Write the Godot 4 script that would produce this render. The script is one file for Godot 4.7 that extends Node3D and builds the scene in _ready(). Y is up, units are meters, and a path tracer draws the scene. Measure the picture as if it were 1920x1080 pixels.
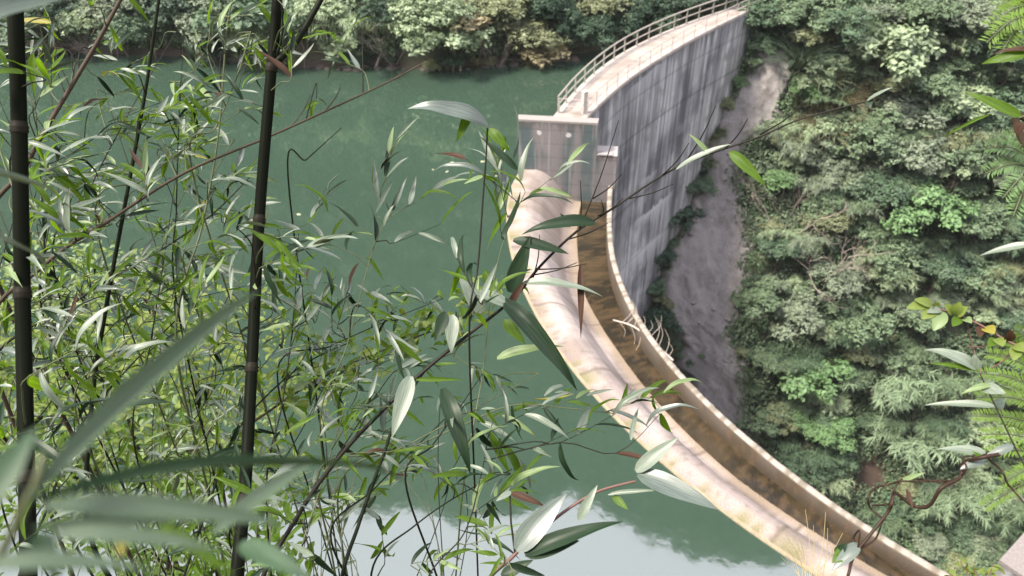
extends Node3D

const CAM := Vector3(0, 24, 0)
const PITCH := 0.64223
const ROLL := -0.017
const FPX := 1442.0
const CX := 34.392
const CZ := -39.696
const RAD := 34.488

class MB:
	var v := PackedVector3Array()
	var c := PackedColorArray()
	var uv := PackedVector2Array()
	var i := PackedInt32Array()
	func vert(p: Vector3, col := Color.WHITE) -> int:
		v.push_back(p)
		c.push_back(col)
		return v.size() - 1
	func tri(a: Vector3, b: Vector3, d: Vector3, col := Color.WHITE) -> void:
		var n := v.size()
		v.push_back(a); v.push_back(b); v.push_back(d)
		c.push_back(col); c.push_back(col); c.push_back(col)
		i.push_back(n); i.push_back(n + 1); i.push_back(n + 2)
	func quad(a: Vector3, b: Vector3, d: Vector3, e: Vector3, col := Color.WHITE) -> void:
		var n := v.size()
		v.push_back(a); v.push_back(b); v.push_back(d); v.push_back(e)
		c.push_back(col); c.push_back(col); c.push_back(col); c.push_back(col)
		i.append_array(PackedInt32Array([n, n + 1, n + 2, n, n + 2, n + 3]))
	func strip_grid(rows: int, cols: int, first: int) -> void:
		for r in rows - 1:
			for k in cols - 1:
				var a := first + r * cols + k
				i.append_array(PackedInt32Array([a, a + 1, a + cols + 1, a, a + cols + 1, a + cols]))
	func tube(path: PackedVector3Array, radii: PackedFloat32Array, sides: int, col := Color.WHITE, cap := true) -> void:
		var first := v.size()
		var side := Vector3.ZERO
		for k in path.size():
			var dir := (path[mini(k + 1, path.size() - 1)] - path[maxi(k - 1, 0)]).normalized()
			if k == 0:
				side = dir.cross(Vector3.UP if absf(dir.y) < 0.9 else Vector3.RIGHT).normalized()
			side = (side - dir * side.dot(dir)).normalized()
			var other := dir.cross(side)
			for s in sides:
				var a := TAU * s / sides
				v.push_back(path[k] + (side * cos(a) + other * sin(a)) * radii[k])
				c.push_back(col)
		for k in path.size() - 1:
			for s in sides:
				var a := first + k * sides + s
				var b := first + k * sides + (s + 1) % sides
				i.append_array(PackedInt32Array([a, b, b + sides, a, b + sides, a + sides]))
		if cap:
			for e in 2:
				var at := first + (path.size() - 1) * sides * e
				var ctr := vert(path[(path.size() - 1) * e], col)
				for s in sides:
					if e == 1:
						i.append_array(PackedInt32Array([ctr, at + s, at + (s + 1) % sides]))
					else:
						i.append_array(PackedInt32Array([ctr, at + (s + 1) % sides, at + s]))
	func box(t: Transform3D, size: Vector3, col := Color.WHITE) -> void:
		var h := size / 2
		for ax in 3:
			for sg in [-1.0, 1.0]:
				var n := Vector3.ZERO
				n[ax] = sg
				var a := Vector3.ZERO
				a[(ax + 1) % 3] = sg
				var b := n.cross(a)
				var q := []
				for k in [[-1, -1], [-1, 1], [1, 1], [1, -1]]:
					q.append(t * ((n + a * k[0] + b * k[1]) * h))
				quad(q[0], q[1], q[2], q[3], col)
	func build(smooth: bool) -> ArrayMesh:
		var arr := []
		arr.resize(Mesh.ARRAY_MAX)
		arr[Mesh.ARRAY_VERTEX] = v
		arr[Mesh.ARRAY_COLOR] = c
		if uv.size() == v.size():
			arr[Mesh.ARRAY_TEX_UV] = uv
		arr[Mesh.ARRAY_INDEX] = i
		if smooth:
			var n := PackedVector3Array()
			n.resize(v.size())
			for k in range(0, i.size(), 3):
				var a := i[k]; var b := i[k + 1]; var d := i[k + 2]
				var f := (v[d] - v[a]).cross(v[b] - v[a])
				n[a] += f; n[b] += f; n[d] += f
			for k in n.size():
				n[k] = n[k].normalized() if n[k].length_squared() > 0 else Vector3.UP
			arr[Mesh.ARRAY_NORMAL] = n
		var m := ArrayMesh.new()
		m.add_surface_from_arrays(Mesh.PRIMITIVE_TRIANGLES, arr)
		return m

var rng := RandomNumberGenerator.new()
var M := {}
var taken := {}
var cam_basis: Basis
var noise := FastNoiseLite.new()
var noise_b := FastNoiseLite.new()

# ---------------------------------------------------------------- helpers
func lin(r: float, g: float, b: float) -> Color:
	return Color(r, g, b).linear_to_srgb()

func numbered(called: String) -> String:
	var n: int = taken.get(called, 0)
	taken[called] = n + 1
	return called if n == 0 else "%s_%03d" % [called, n]

func put(called: String, m: Mesh, mat: Material, parent: Node3D = null) -> MeshInstance3D:
	var o := MeshInstance3D.new()
	o.mesh = m
	if mat:
		o.material_override = mat
	o.name = numbered(called) if parent == null else called
	(self if parent == null else parent).add_child(o, true)
	return o

func tag(o: Node, label: String, category := "", group := "", kind := "") -> void:
	if label: o.set_meta("label", label)
	if category: o.set_meta("category", category)
	if group: o.set_meta("group", group)
	if kind: o.set_meta("kind", kind)

func thing(called: String, label: String, category: String, at_ := Vector3.ZERO, group := "") -> Node3D:
	var o := Node3D.new()
	o.name = numbered(called)
	add_child(o)
	o.position = at_
	tag(o, label, category, group)
	return o

func ray(u: float, v: float) -> Vector3:
	return (cam_basis * Vector3((u - 960.0) / FPX, (540.0 - v) / FPX, -1.0)).normalized()

func at(u: float, v: float, d: float) -> Vector3:
	return CAM + ray(u, v) * d

func on_level(u: float, v: float, y: float) -> Vector3:
	var d := ray(u, v)
	return CAM + d * ((y - CAM.y) / d.y)

func lerp_table(t: Array, x: float) -> float:
	if x <= t[0][0]: return t[0][1]
	for k in t.size() - 1:
		if x <= t[k + 1][0]:
			var f: float = (x - t[k][0]) / (t[k + 1][0] - t[k][0])
			return lerpf(t[k][1], t[k + 1][1], f)
	return t[-1][1]

func spline(pts: Array, per: int) -> PackedVector3Array:
	var out := PackedVector3Array()
	for k in pts.size() - 1:
		var p0: Vector3 = pts[maxi(k - 1, 0)]
		var p1: Vector3 = pts[k]
		var p2: Vector3 = pts[k + 1]
		var p3: Vector3 = pts[mini(k + 2, pts.size() - 1)]
		for s in per:
			out.push_back(p1.cubic_interpolate(p2, p0, p3, float(s) / per))
	out.push_back(pts[-1])
	return out

func jitter(c: Color, amount: float) -> Color:
	var f := 1.0 + rng.randf_range(-amount, amount)
	return Color(c.r * f * (1 + rng.randf_range(-0.08, 0.08)), c.g * f, c.b * f * (1 + rng.randf_range(-0.1, 0.1)))

# ---------------------------------------------------------------- terrain
var ZF := [[-140, -80], [-90, -74], [-46, -69], [-30, -67], [-14, -63.8], [-4, -63.2], [5.8, -65.4], [11, -68.5], [16, -68], [22.6, -66.2], [50, -66], [100, -62], [140, -60]]
func terr(x: float, z: float) -> float:
	var t := lerp_table(ZF, x) - z
	t += noise.get_noise_2d(x * 2.2, z * 2.2) * 1.6 + noise_b.get_noise_2d(x, z) * 0.5
	var far := 2.2 * t
	if t > 6.0: far = 13.2 + 2.4 * (t - 6.0)
	var ridge := 52.0 + 24.0 * smoothstep(12.0, 60.0, x)
	if t > ridge: far = 13.2 + 2.4 * (ridge - 6.0) + 0.3 * (t - ridge)
	var near := 22.3 - 1.75 * (-z - 0.6)
	if z > -0.6: near = 22.3 + 0.15 * (z + 0.6)
	if z > 1.5: near = 22.6 + 1.1 * (z - 1.5)
	near += noise.get_noise_2d(x * 3.0 + 50, z * 3.0) * clampf(-z * 0.3, 0.0, 1.0)
	return maxf(maxf(far, near), -43.0 + noise.get_noise_2d(x * 2, z * 2) * 2)

func slope_at(u: float, v: float) -> Vector3:
	var d := ray(u, v)
	var t := 30.0
	while t < 160.0:
		var p := CAM + d * t
		if p.z < -40 and p.y < terr(p.x, p.z):
			var lo := t - 0.4
			var hi := t
			for k in 9:
				var m := (lo + hi) / 2
				var q := CAM + d * m
				if q.y < terr(q.x, q.z): hi = m
				else: lo = m
			return CAM + d * hi
		t += 0.4
	return CAM + d * 75.0

func sheet(x0: float, x1: float, z0: float, z1: float, step: float) -> ArrayMesh:
	var b := MB.new()
	var nx := int((x1 - x0) / step) + 1
	var nz := int((z1 - z0) / step) + 1
	for j in nz:
		for k in nx:
			var x := x0 + k * step
			var z := z0 + j * step
			var y := terr(x, z)
			var soil := Vector3(x, y, z).distance_to(SOIL[0]) - 4.0 if SOIL.size() else 99.0
			if SOIL.size(): soil = minf(soil, Vector3(x, y, z).distance_to(SOIL[1]) - 3.0)
			var g := noise_b.get_noise_2d(x * 1.7 + 300, z * 1.7 + y) * 0.5 + 0.5
			var col := Color(0.07, 0.095, 0.055).lerp(Color(0.11, 0.10, 0.07), smoothstep(0.45, 0.75, g))
			col = col.lerp(Color(0.15, 0.105, 0.085), smoothstep(1.5, -1.0, soil))
			if y < 1.6 and y > -3 and x < 20:
				col = Color(0.095, 0.072, 0.055).lerp(col, smoothstep(0.8, 1.6, y + g * 0.5))
			b.vert(Vector3(x, y, z), col)
	b.strip_grid(nz, nx, 0)
	return b.build(true)

# ---------------------------------------------------------------- dam
var S_CREST := [[120, 0.2], [134.5, 0.16], [145, 0.0], [155, -0.13], [170, -0.23], [180, -0.15], [184.8, 0.0], [189.5, 0.45]]
var S_TOE := [[120, 3.0], [131, 3.15], [143, 3.1], [150, 3.3], [160, 3.6], [169, 3.65], [178, 4.1], [189.5, 4.5]]
var S_LIP := [[120, 3.4], [128.8, 3.6], [136, 3.86], [144.2, 4.17], [153, 4.46], [162.3, 4.83], [171.7, 5.37], [177, 5.73], [182, 6.02], [189.5, 6.15]]
var OGEE := [[0.0, 0.0], [0.1, 0.02], [0.25, 0.0], [0.36, 0.07], [0.48, 0.22], [0.65, 0.6], [0.78, 0.9], [0.88, 0.985], [1.0, 1.0]]

func ring(deg: float, s: float, y: float) -> Vector3:
	var a := deg_to_rad(deg)
	return Vector3(CX + (RAD - s) * cos(a), y, CZ + (RAD - s) * sin(a))

func toe_y(deg: float) -> float:
	return lerpf(-1.65, -2.1, clampf((deg - 135.0) / 35.0, 0, 1))

func fbm(x: float, y: float, z := 0.0) -> float:
	return noise.get_noise_3d(x, y, z) * 0.5 + 0.5

func stain_wall(along: float, y: float, top: float) -> Color:
	# weathered concrete: vertical runs of dark wash and pale lime
	var base := Color(0.345, 0.345, 0.35)
	var runs := fbm(along * 9.0, y * 0.35, 3.0)
	var fine := fbm(along * 34.0, y * 1.0, 9.0)
	var hair := fbm(along * 80.0, y * 1.6, 14.0)
	var blot := fbm(along * 3.0, y * 3.4, 20.0)
	var patch := fbm(along * 9.0, y * 8.0, 26.0)
	var col := base.lerp(Color(0.09, 0.09, 0.10), smoothstep(0.44, 0.66, runs * 0.5 + fine * 0.3 + blot * 0.2) * 0.85)
	col = col.lerp(Color(0.72, 0.71, 0.73), smoothstep(0.48, 0.62, 1.0 - runs * 0.35 - fine * 0.35 - hair * 0.3) * 0.95 * smoothstep(0.25, 0.5, patch))
	col = col.lerp(Color(0.13, 0.13, 0.15), smoothstep(0.48, 0.7, blot) * 0.55)
	col = col.lerp(Color(0.45, 0.44, 0.47), smoothstep(0.55, 0.7, patch) * 0.4)
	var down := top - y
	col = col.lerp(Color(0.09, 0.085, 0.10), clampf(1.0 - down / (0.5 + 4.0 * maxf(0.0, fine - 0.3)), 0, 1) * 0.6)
	return col

func dam() -> void:
	var o := thing("arch_dam", "curved grey concrete arch dam with tan spillway crest holding back the green reservoir", "dam")
	var conc: Material = M.concrete
	# --- spillway crest: rounded top and back slope down to the trough
	var b := MB.new()
	var rows := 0
	var prof := [[-0.12, -3.5], [-0.10, -0.55], [-0.05, -0.15], [0.02, 0.02]]
	var cols := 0
	var deg := 120.0
	while deg <= 189.01:
		cols = 0
		var sc := lerp_table(S_CREST, deg)
		var toe := lerp_table(S_TOE, deg)
		var ty := toe_y(deg)
		var along := deg * 0.6
		for p in prof:
			var wet := smoothstep(-0.7, 0.0, p[1])
			var col := Color(0.09, 0.075, 0.035).lerp(Color(0.36, 0.29, 0.2), wet)
			b.vert(ring(deg, sc + p[0], 0.1 + p[1]), jitter(col, 0.15))
			cols += 1
		for k in range(1, 33):
			var q := k / 32.0
			var s := sc + (toe - sc) * q
			var y := 0.1 + (ty - 0.1) * lerp_table(OGEE, q)
			var n1 := fbm(along * 14.0, q * 3.0, 1.0)
			var n2 := fbm(along * 60.0, q * 5.0, 7.0)
			var n3 := fbm(along * 3.0, q * 14.0, 12.0)
			var col := Color(0.385, 0.325, 0.30).lerp(Color(0.26, 0.212, 0.19), smoothstep(0.5, 0.75, q))
			col = col.lerp(Color(0.42, 0.33, 0.2), clampf(1.0 - q / 0.2, 0, 1) * 0.75 * smoothstep(0.3, 0.6, n1))
			var n4 := fbm(along * 8.0, q * 20.0, 41.0)
			col = col.lerp(Color(0.22, 0.175, 0.14), smoothstep(0.5, 0.64, n4) * 0.55)
			var n5 := fbm(along * 90.0, q * 60.0, 47.0)
			col = col.lerp(Color(0.17, 0.14, 0.1), smoothstep(0.6, 0.72, n5) * 0.5)
			col = col.lerp(Color(0.56, 0.495, 0.46), smoothstep(0.45, 0.7, n3) * smoothstep(0.1, 0.3, q) * 0.8)
			col = col.lerp(Color(0.24, 0.2, 0.17), smoothstep(0.47, 0.66, n1 * 0.4 + n2 * 0.6) * smoothstep(0.15, 0.5, q) * 0.7)
			col = col.lerp(Color(0.2, 0.2, 0.08), smoothstep(0.5, 0.65, n1) * smoothstep(0.35, 0.05, q) * 0.75)
			col = col.lerp(Color(0.30, 0.235, 0.16), smoothstep(0.8, 1.0, q) * 0.8)
			if absf(fposmod(deg + 2.0, 9.0) - 4.5) < 0.14: col = col.lerp(Color(0.14, 0.11, 0.08), 0.7)
			b.vert(ring(deg, s, y + (n2 - 0.5) * 0.05 + (n4 - 0.5) * 0.02 * smoothstep(0.0, 0.2, q)), col)
			cols += 1
		rows += 1
		deg += 0.25
	b.strip_grid(rows, cols, 0)
	put("spillway_crest", b.build(true), conc, o)
	# --- trough floor
	b = MB.new()
	rows = 0
	deg = 120.0
	while deg <= 189.01:
		var toe := lerp_table(S_TOE, deg)
		var lip := lerp_table(S_LIP, deg)
		var ty := toe_y(deg)
		var along := deg * 0.6
		for k in 12:
			var q := k / 11.0
			var n1 := fbm(along * 12.0, q * 10.0, 31.0)
			var n2 := fbm(along * 45.0, q * 30.0, 37.0)
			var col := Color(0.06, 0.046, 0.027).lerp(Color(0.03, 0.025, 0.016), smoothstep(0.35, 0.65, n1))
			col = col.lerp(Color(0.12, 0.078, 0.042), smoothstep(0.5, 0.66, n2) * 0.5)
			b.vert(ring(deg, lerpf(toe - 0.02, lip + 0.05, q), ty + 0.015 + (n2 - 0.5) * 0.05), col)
		rows += 1
		deg += 0.25
	b.strip_grid(rows, 12, 0)
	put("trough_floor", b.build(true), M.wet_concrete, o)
	# --- lip wall on the downstream side, then the downstream face below it
	b = MB.new()
	rows = 0
	cols = 0
	deg = 120.0
	while deg <= 189.01:
		var lip := lerp_table(S_LIP, deg)
		var ty := toe_y(deg)
		var along := deg * 0.6
		var rough := 1.3 * (fbm(along * 40.0, 0.0, 55.0) - 0.5) * 0.07
		var pr := []
		for k in 9:
			pr.append([0.04 - k * 0.004, lerpf(ty - 0.05, -0.86, k / 8.0), 0])
		pr.append([0.035 + rough, -0.80, 1])
		pr.append([0.12, -0.775 + rough, 1])
		pr.append([0.24, -0.775, 1])
		pr.append([0.31 + rough, -0.81, 1])
		for k in 14:
			pr.append([0.325, -0.87 - 0.09 * k * k * 1.6, 2])
		for p in pr:
			var n1 := fbm(along * 10.0, p[1] * 4.0, 61.0)
			var n2 := fbm(along * 40.0, p[1] * 14.0, 67.0)
			var col: Color
			if p[2] == 0:
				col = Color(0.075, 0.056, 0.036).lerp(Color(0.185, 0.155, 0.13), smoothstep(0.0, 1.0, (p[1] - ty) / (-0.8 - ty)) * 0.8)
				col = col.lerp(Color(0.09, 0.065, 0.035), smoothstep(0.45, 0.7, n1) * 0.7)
				col = col.lerp(Color(0.2, 0.12, 0.065), smoothstep(0.55, 0.72, n2) * 0.4)
			elif p[2] == 1:
				col = Color(0.40, 0.36, 0.31).lerp(Color(0.17, 0.15, 0.11), smoothstep(0.45, 0.62, n2) * 0.8)
			else:
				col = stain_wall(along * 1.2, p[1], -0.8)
			b.vert(ring(deg, lip + p[0], p[1]), col)
		cols = pr.size()
		rows += 1
		deg += 0.25
	b.strip_grid(rows, cols, 0)
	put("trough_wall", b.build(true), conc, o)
	# --- high wing of the dam with the walkway on top
	var top := 3.5
	var up_pts := []
	for p in [[2.6, -45.0], [2.98, -45.88], [4.34, -49.17], [6.35, -53.12], [8.68, -56.7], [11.55, -60.1], [14.7, -63.2], [18.03, -66.07], [20.86, -68.3], [24.5, -71.0]]:
		up_pts.append(Vector3(p[0], top, p[1]))
	var dn_pts := []
	for p in [[4.55, -44.4], [4.88, -45.08], [6.16, -47.68], [8.5, -51.6], [11.29, -55.43], [14.38, -59.3], [17.8, -63.13], [21.49, -67.0], [25.5, -70.5]]:
		dn_pts.append(Vector3(p[0], top, p[1]))
	var up := spline(up_pts, 24)
	var dn := spline(dn_pts, 40)
	# downstream face
	b = MB.new()
	rows = 0
	var dist := 0.0
	var lime := [[Vector2(0.45, -10.05), Vector2(0.62, -10.0)], [Vector2(0.425, -13.55), Vector2(0.60, -13.55)], [Vector2(0.36, 2.5), Vector2(0.52, 3.0)], [Vector2(0.46, -6.4), Vector2(0.53, -6.4)]]
	for k in dn.size():
		if k > 0: dist += dn[k].distance_to(dn[k - 1])
		var along := dist
		var fr := float(k) / dn.size()
		for j in 150:
			var y := top - 0.02 - 30.0 * pow(j / 149.0, 1.25)
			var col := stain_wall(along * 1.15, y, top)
			for L in lime:
				if fr > L[0].x and fr < L[1].x:
					var f: float = (fr - L[0].x) / (L[1].x - L[0].x)
					var ly: float = lerpf(L[0].y, L[1].y, f) + (fbm(along * 10, 0, 80) - 0.5) * 0.5
					var run := fbm(along * 90.0, 0.3, 90.0)
					var drop: float = ly - y
					if drop > -0.12 and drop < 0.4 + run * run * 6.0:
						var a := (1.0 - clampf(drop / (0.4 + run * run * 6.0), 0, 1)) * sin(PI * clampf(f, 0.02, 0.98)) ** 0.4
						col = col.lerp(Color(0.72, 0.72, 0.75), a * (0.5 if L[0].y > -9.0 else 0.95))
			# lift joints of the pours
			var lift := fposmod(y - top + 40.0, 3.05)
			var joint := exp(-pow((lift - 1.5) / 0.05, 2))
			col = col * (1.0 - 0.45 * joint)
			col.a = 1.0
			var nrm := (dn[mini(k + 1, dn.size() - 1)] - dn[maxi(k - 1, 0)]).cross(Vector3.UP).normalized()
			b.vert(Vector3(dn[k].x, y, dn[k].z) - nrm * 0.0 + nrm * (fbm(along * 3, y * 3, 5) * 0.04 - 0.03 * joint), col)
		rows += 1
	b.strip_grid(rows, 150, 0)
	put("downstream_face", b.build(true), conc, o)
	# upstream face
	b = MB.new()
	rows = 0
	dist = 0.0
	for k in up.size():
		if k > 0: dist += up[k].distance_to(up[k - 1])
		for j in 14:
			var y := top - 0.02 - 8.0 * j / 13.0
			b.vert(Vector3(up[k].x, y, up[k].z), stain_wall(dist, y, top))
		rows += 1
	b.strip_grid(rows, 14, 0)
	put("upstream_face", b.build(true), conc, o)
	# walkway slab: strip between both edges, standing 3 cm over the wall heads
	b = MB.new()
	rows = 0
	var across := [[-0.02, -0.2], [-0.02, 0.0], [0.03, 0.04], [0.12, 0.045], [0.2, 0.03], [0.35, 0.03], [0.5, 0.035], [0.65, 0.03], [0.8, 0.03], [0.9, 0.045], [0.97, 0.04], [1.02, 0.0], [1.02, -0.2]]
	for k in up.size():
		var p := up[k]
		var best := dn[0]
		for q in dn:
			if q.distance_squared_to(p) < best.distance_squared_to(p): best = q
		for a in across:
			var w := p.lerp(best, a[0])
			var n1 := fbm(w.x * 6, w.z * 6, 100)
			var n2 := fbm(w.x * 22, w.z * 22, 110)
			var col := Color(0.40, 0.35, 0.315).lerp(Color(0.24, 0.2, 0.17), smoothstep(0.45, 0.7, n1) * 0.6)
			col = col.lerp(Color(0.5, 0.46, 0.42), smoothstep(0.5, 0.7, n2) * 0.5)
			if a[1] >= 0.04: col = col.lerp(Color(0.52, 0.49, 0.46), 0.5)
			b.vert(Vector3(w.x, top + a[1], w.z), col)
		rows += 1
	b.strip_grid(rows, across.size(), 0)
	put("walkway", b.build(true), conc, o)
	# --- pier at the end of the spillway: a block with a stepped end
	var P0 := Vector3(0.55, 0, -45.02)
	var n := Vector3(0.98787, 0, 0.15528)
	var back := Vector3(0.15528, 0, -0.98787)
	var face := func(s0: float, s1: float, y0: float, y1: float, depth: float, seedz: float) -> ArrayMesh:
		var fb := MB.new()
		var cols_ := int((s1 - s0) / 0.07) + 2
		var rows_ := int((y1 - y0) / 0.06) + 2
		for r in rows_:
			for q in cols_:
				var s := lerpf(s0, s1, float(q) / (cols_ - 1))
				var y := lerpf(y1, y0, float(r) / (rows_ - 1))
				var runs := fbm(s * 14.0, y * 0.7, seedz)
				var fine := fbm(s * 40.0, y * 2.0, seedz + 5)
				var blot := fbm(s * 4.0, y * 4.0, seedz + 9)
				var col := Color(0.235, 0.215, 0.22).lerp(Color(0.07, 0.115, 0.12), smoothstep(0.43, 0.6, runs * 0.4 + fine * 0.25 + blot * 0.35) * 0.85)
				col = col.lerp(Color(0.10, 0.085, 0.08), clampf(1.0 - (y1 - y) / (0.12 + 3.2 * maxf(0.0, fine - 0.35)), 0, 1) * 0.8)
				col = col.lerp(Color(0.45, 0.42, 0.42), smoothstep(0.58, 0.75, fine) * 0.5)
				var joint := exp(-pow((fposmod(y + 0.35, 0.95) - 0.4) / 0.035, 2)) * 0.6
				joint = maxf(joint, exp(-pow((fposmod(s + 0.1, 1.22) - 0.4) / 0.03, 2)) * 0.45)
				col = col * (1.0 - 0.4 * joint)
				for spot in [Vector2(1.35, 2.72), Vector2(3.22, 2.63)]:
					if Vector2(s, y).distance_to(spot) < 0.13 + blot * 0.06: col = Color(0.62, 0.6, 0.6)
				col.a = 1.0
				fb.vert(P0 + n * s + Vector3(0, y, 0) + back * (0.012 * joint), col)
		fb.strip_grid(rows_, cols_, 0)
		var first := fb.v.size()
		# sides and back
		var a := P0 + n * s0; var e := P0 + n * s1; var ab := a + back * depth; var eb := e + back * depth
		var lo := Vector3(0, y0, 0); var hi := Vector3(0, y1, 0)
		var cc := Color(0.26, 0.24, 0.245)
		fb.quad(ab + hi, a + hi, a + lo, ab + lo, cc)
		fb.quad(e + hi, eb + hi, eb + lo, e + lo, cc)
		fb.quad(ab + hi, eb + hi, e + hi, a + hi, Color(0.5, 0.47, 0.45))
		fb.quad(eb + hi, ab + hi, ab + lo, eb + lo, cc)
		return fb.build(false)
	put("pier", face.call(0.0, 5.02, -4.0, 3.42, 1.0, 140.0), conc, o)
	put("pier_step", face.call(5.03, 6.35, -6.0, 1.36, 1.4, 170.0), conc, o)
	var cb := MB.new()
	var turn := Basis(n, Vector3.UP, n.cross(Vector3.UP))
	cb.box(Transform3D(turn, P0 + n * 2.48 + back * 0.35 + Vector3(0, 3.5, 0)), Vector3(5.06, 0.11, 0.7), Color(0.34, 0.31, 0.295))
	put("pier_cap", cb.build(false), conc, o)
	cb = MB.new()
	cb.box(Transform3D(turn, P0 + n * 5.6 + back * 0.2 + Vector3(0, 1.41, 0)), Vector3(0.95, 0.07, 0.5), Color(0.36, 0.345, 0.34))
	put("step_cap", cb.build(false), conc, o)
	railings(up, dn, top + 0.04)

func offset_line(path: PackedVector3Array, by: float) -> PackedVector3Array:
	var out := PackedVector3Array()
	for k in path.size():
		var d := path[mini(k + 1, path.size() - 1)] - path[maxi(k - 1, 0)]
		out.push_back(path[k] + d.cross(Vector3.UP).normalized() * by)
	return out

func rail_fence(called: String, label: String, path: PackedVector3Array, gap: float, hgt: float, rp: float, rr: float, mat: Material, start := 0.0) -> void:
	var o := thing(called, label, "railing", path[0], "")
	var run := 0.0
	var next := start
	for k in range(1, path.size()):
		run += path[k].distance_to(path[k - 1])
		if run >= next:
			var p := path[k] - path[0]
			var lean := Vector3(rng.randf_range(-0.02, 0.02), 0, rng.randf_range(-0.02, 0.02))
			var b := MB.new()
			b.tube(PackedVector3Array([p - Vector3(0, 0.1, 0), p + Vector3(0, hgt, 0) + lean]), PackedFloat32Array([rp, rp]), 7)
			put("post", b.build(true), mat, o)
			next += gap
	for hh in [hgt, hgt * 0.5]:
		var b := MB.new()
		var line := PackedVector3Array()
		for k in range(0, path.size(), 3):
			line.push_back(path[k] - path[0] + Vector3(0, hh, 0))
		var radii := PackedFloat32Array()
		radii.resize(line.size())
		radii.fill(rr if hh == hgt else rr * 0.85)
		b.tube(line, radii, 7)
		put("rail", b.build(true), mat, o)

func railings(up: PackedVector3Array, dn: PackedVector3Array, y: float) -> void:
	for k in up.size(): up[k].y = y
	for k in dn.size(): dn[k].y = y
	var left := offset_line(up.slice(24), 0.14)
	var right := offset_line(dn.slice(46), -0.12)
	rail_fence("walkway_railing", "weathered two-rail pipe railing along the water side of the dam walkway", left, 1.72, 1.12, 0.055, 0.06, M.rail)
	rail_fence("walkway_railing", "thin pale railing along the downstream edge of the dam walkway", right, 1.72, 0.95, 0.03, 0.03, M.rail_pale)
	var a := left[0]
	var e := right[0] + (left[0] - right[0]) * 0.12
	var cross := PackedVector3Array()
	for k in 19: cross.push_back(a.lerp(e, k / 18.0))
	rail_fence("end_railing", "short thin railing closing the near end of the dam walkway above the pier", cross, 1.75, 1.0, 0.028, 0.026, M.rail_pale)
	var b := MB.new()
	b.box(Transform3D(Basis(Vector3.UP, 0.5), Vector3(0, 0.72, 0)), Vector3(0.28, 1.44, 0.28), Color(0.6, 0.56, 0.52))
	b.box(Transform3D(Basis(Vector3.UP, 0.5), Vector3(0, 1.47, 0)), Vector3(0.33, 0.07, 0.33), Color(0.62, 0.58, 0.54))
	var post := put("gate_post", b.build(false), M.concrete)
	post.position = right[0] + (left[0] - right[0]) * 0.02 + Vector3(-0.1, -0.02, -0.35)
	tag(post, "pale square concrete post at the near right corner of the dam walkway", "post")

func abutment() -> void:
	var corner := on_level(1877, 1050, 3.4)
	var e1 := Vector3(0.8, 0, -0.6)
	var e2 := Vector3(0.6, 0, 0.8)
	var ctr := corner + (e1 + e2) * 1.7
	var o := thing("abutment_block", "weathered concrete block end at the bottom right corner beside the trough wall", "concrete block", Vector3(ctr.x, -4.2, ctr.z))
	var turn := Basis(e1, Vector3.UP, e2)
	var b := MB.new()
	var n := 44
	for f in [[e2, -e1, 1.0], [-e1, e2, -1.0]]:
		var first := b.v.size()
		var along: Vector3 = e2 if f[2] > 0 else e1
		for rr in n:
			for q in n:
				var p: Vector3 = corner - Vector3(ctr.x, -4.2, ctr.z) + along * (3.4 * q / (n - 1.0)) + Vector3(0, -0.12 - 7.4 * pow(rr / (n - 1.0), 1.4), 0)
				b.vert(p, stain_wall(q * 0.11 + 40, p.y, 7.6) * 1.15)
		b.strip_grid(n, n, first)
	for f in [[e1, e2], [e2, e1]]:
		var a: Vector3 = f[0] * 1.7
		var e: Vector3 = f[1] * 1.7
		b.quad(a + e + Vector3(0, 7.48, 0), a - e + Vector3(0, 7.48, 0), a - e, a + e, Color(0.3, 0.28, 0.28))
	put("body", b.build(false), M.concrete, o)
	b = MB.new()
	b.box(Transform3D(turn, Vector3(0, 7.53, 0)), Vector3(3.46, 0.14, 3.46), Color(0.27, 0.24, 0.235))
	put("cap", b.build(false), M.concrete, o)

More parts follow.
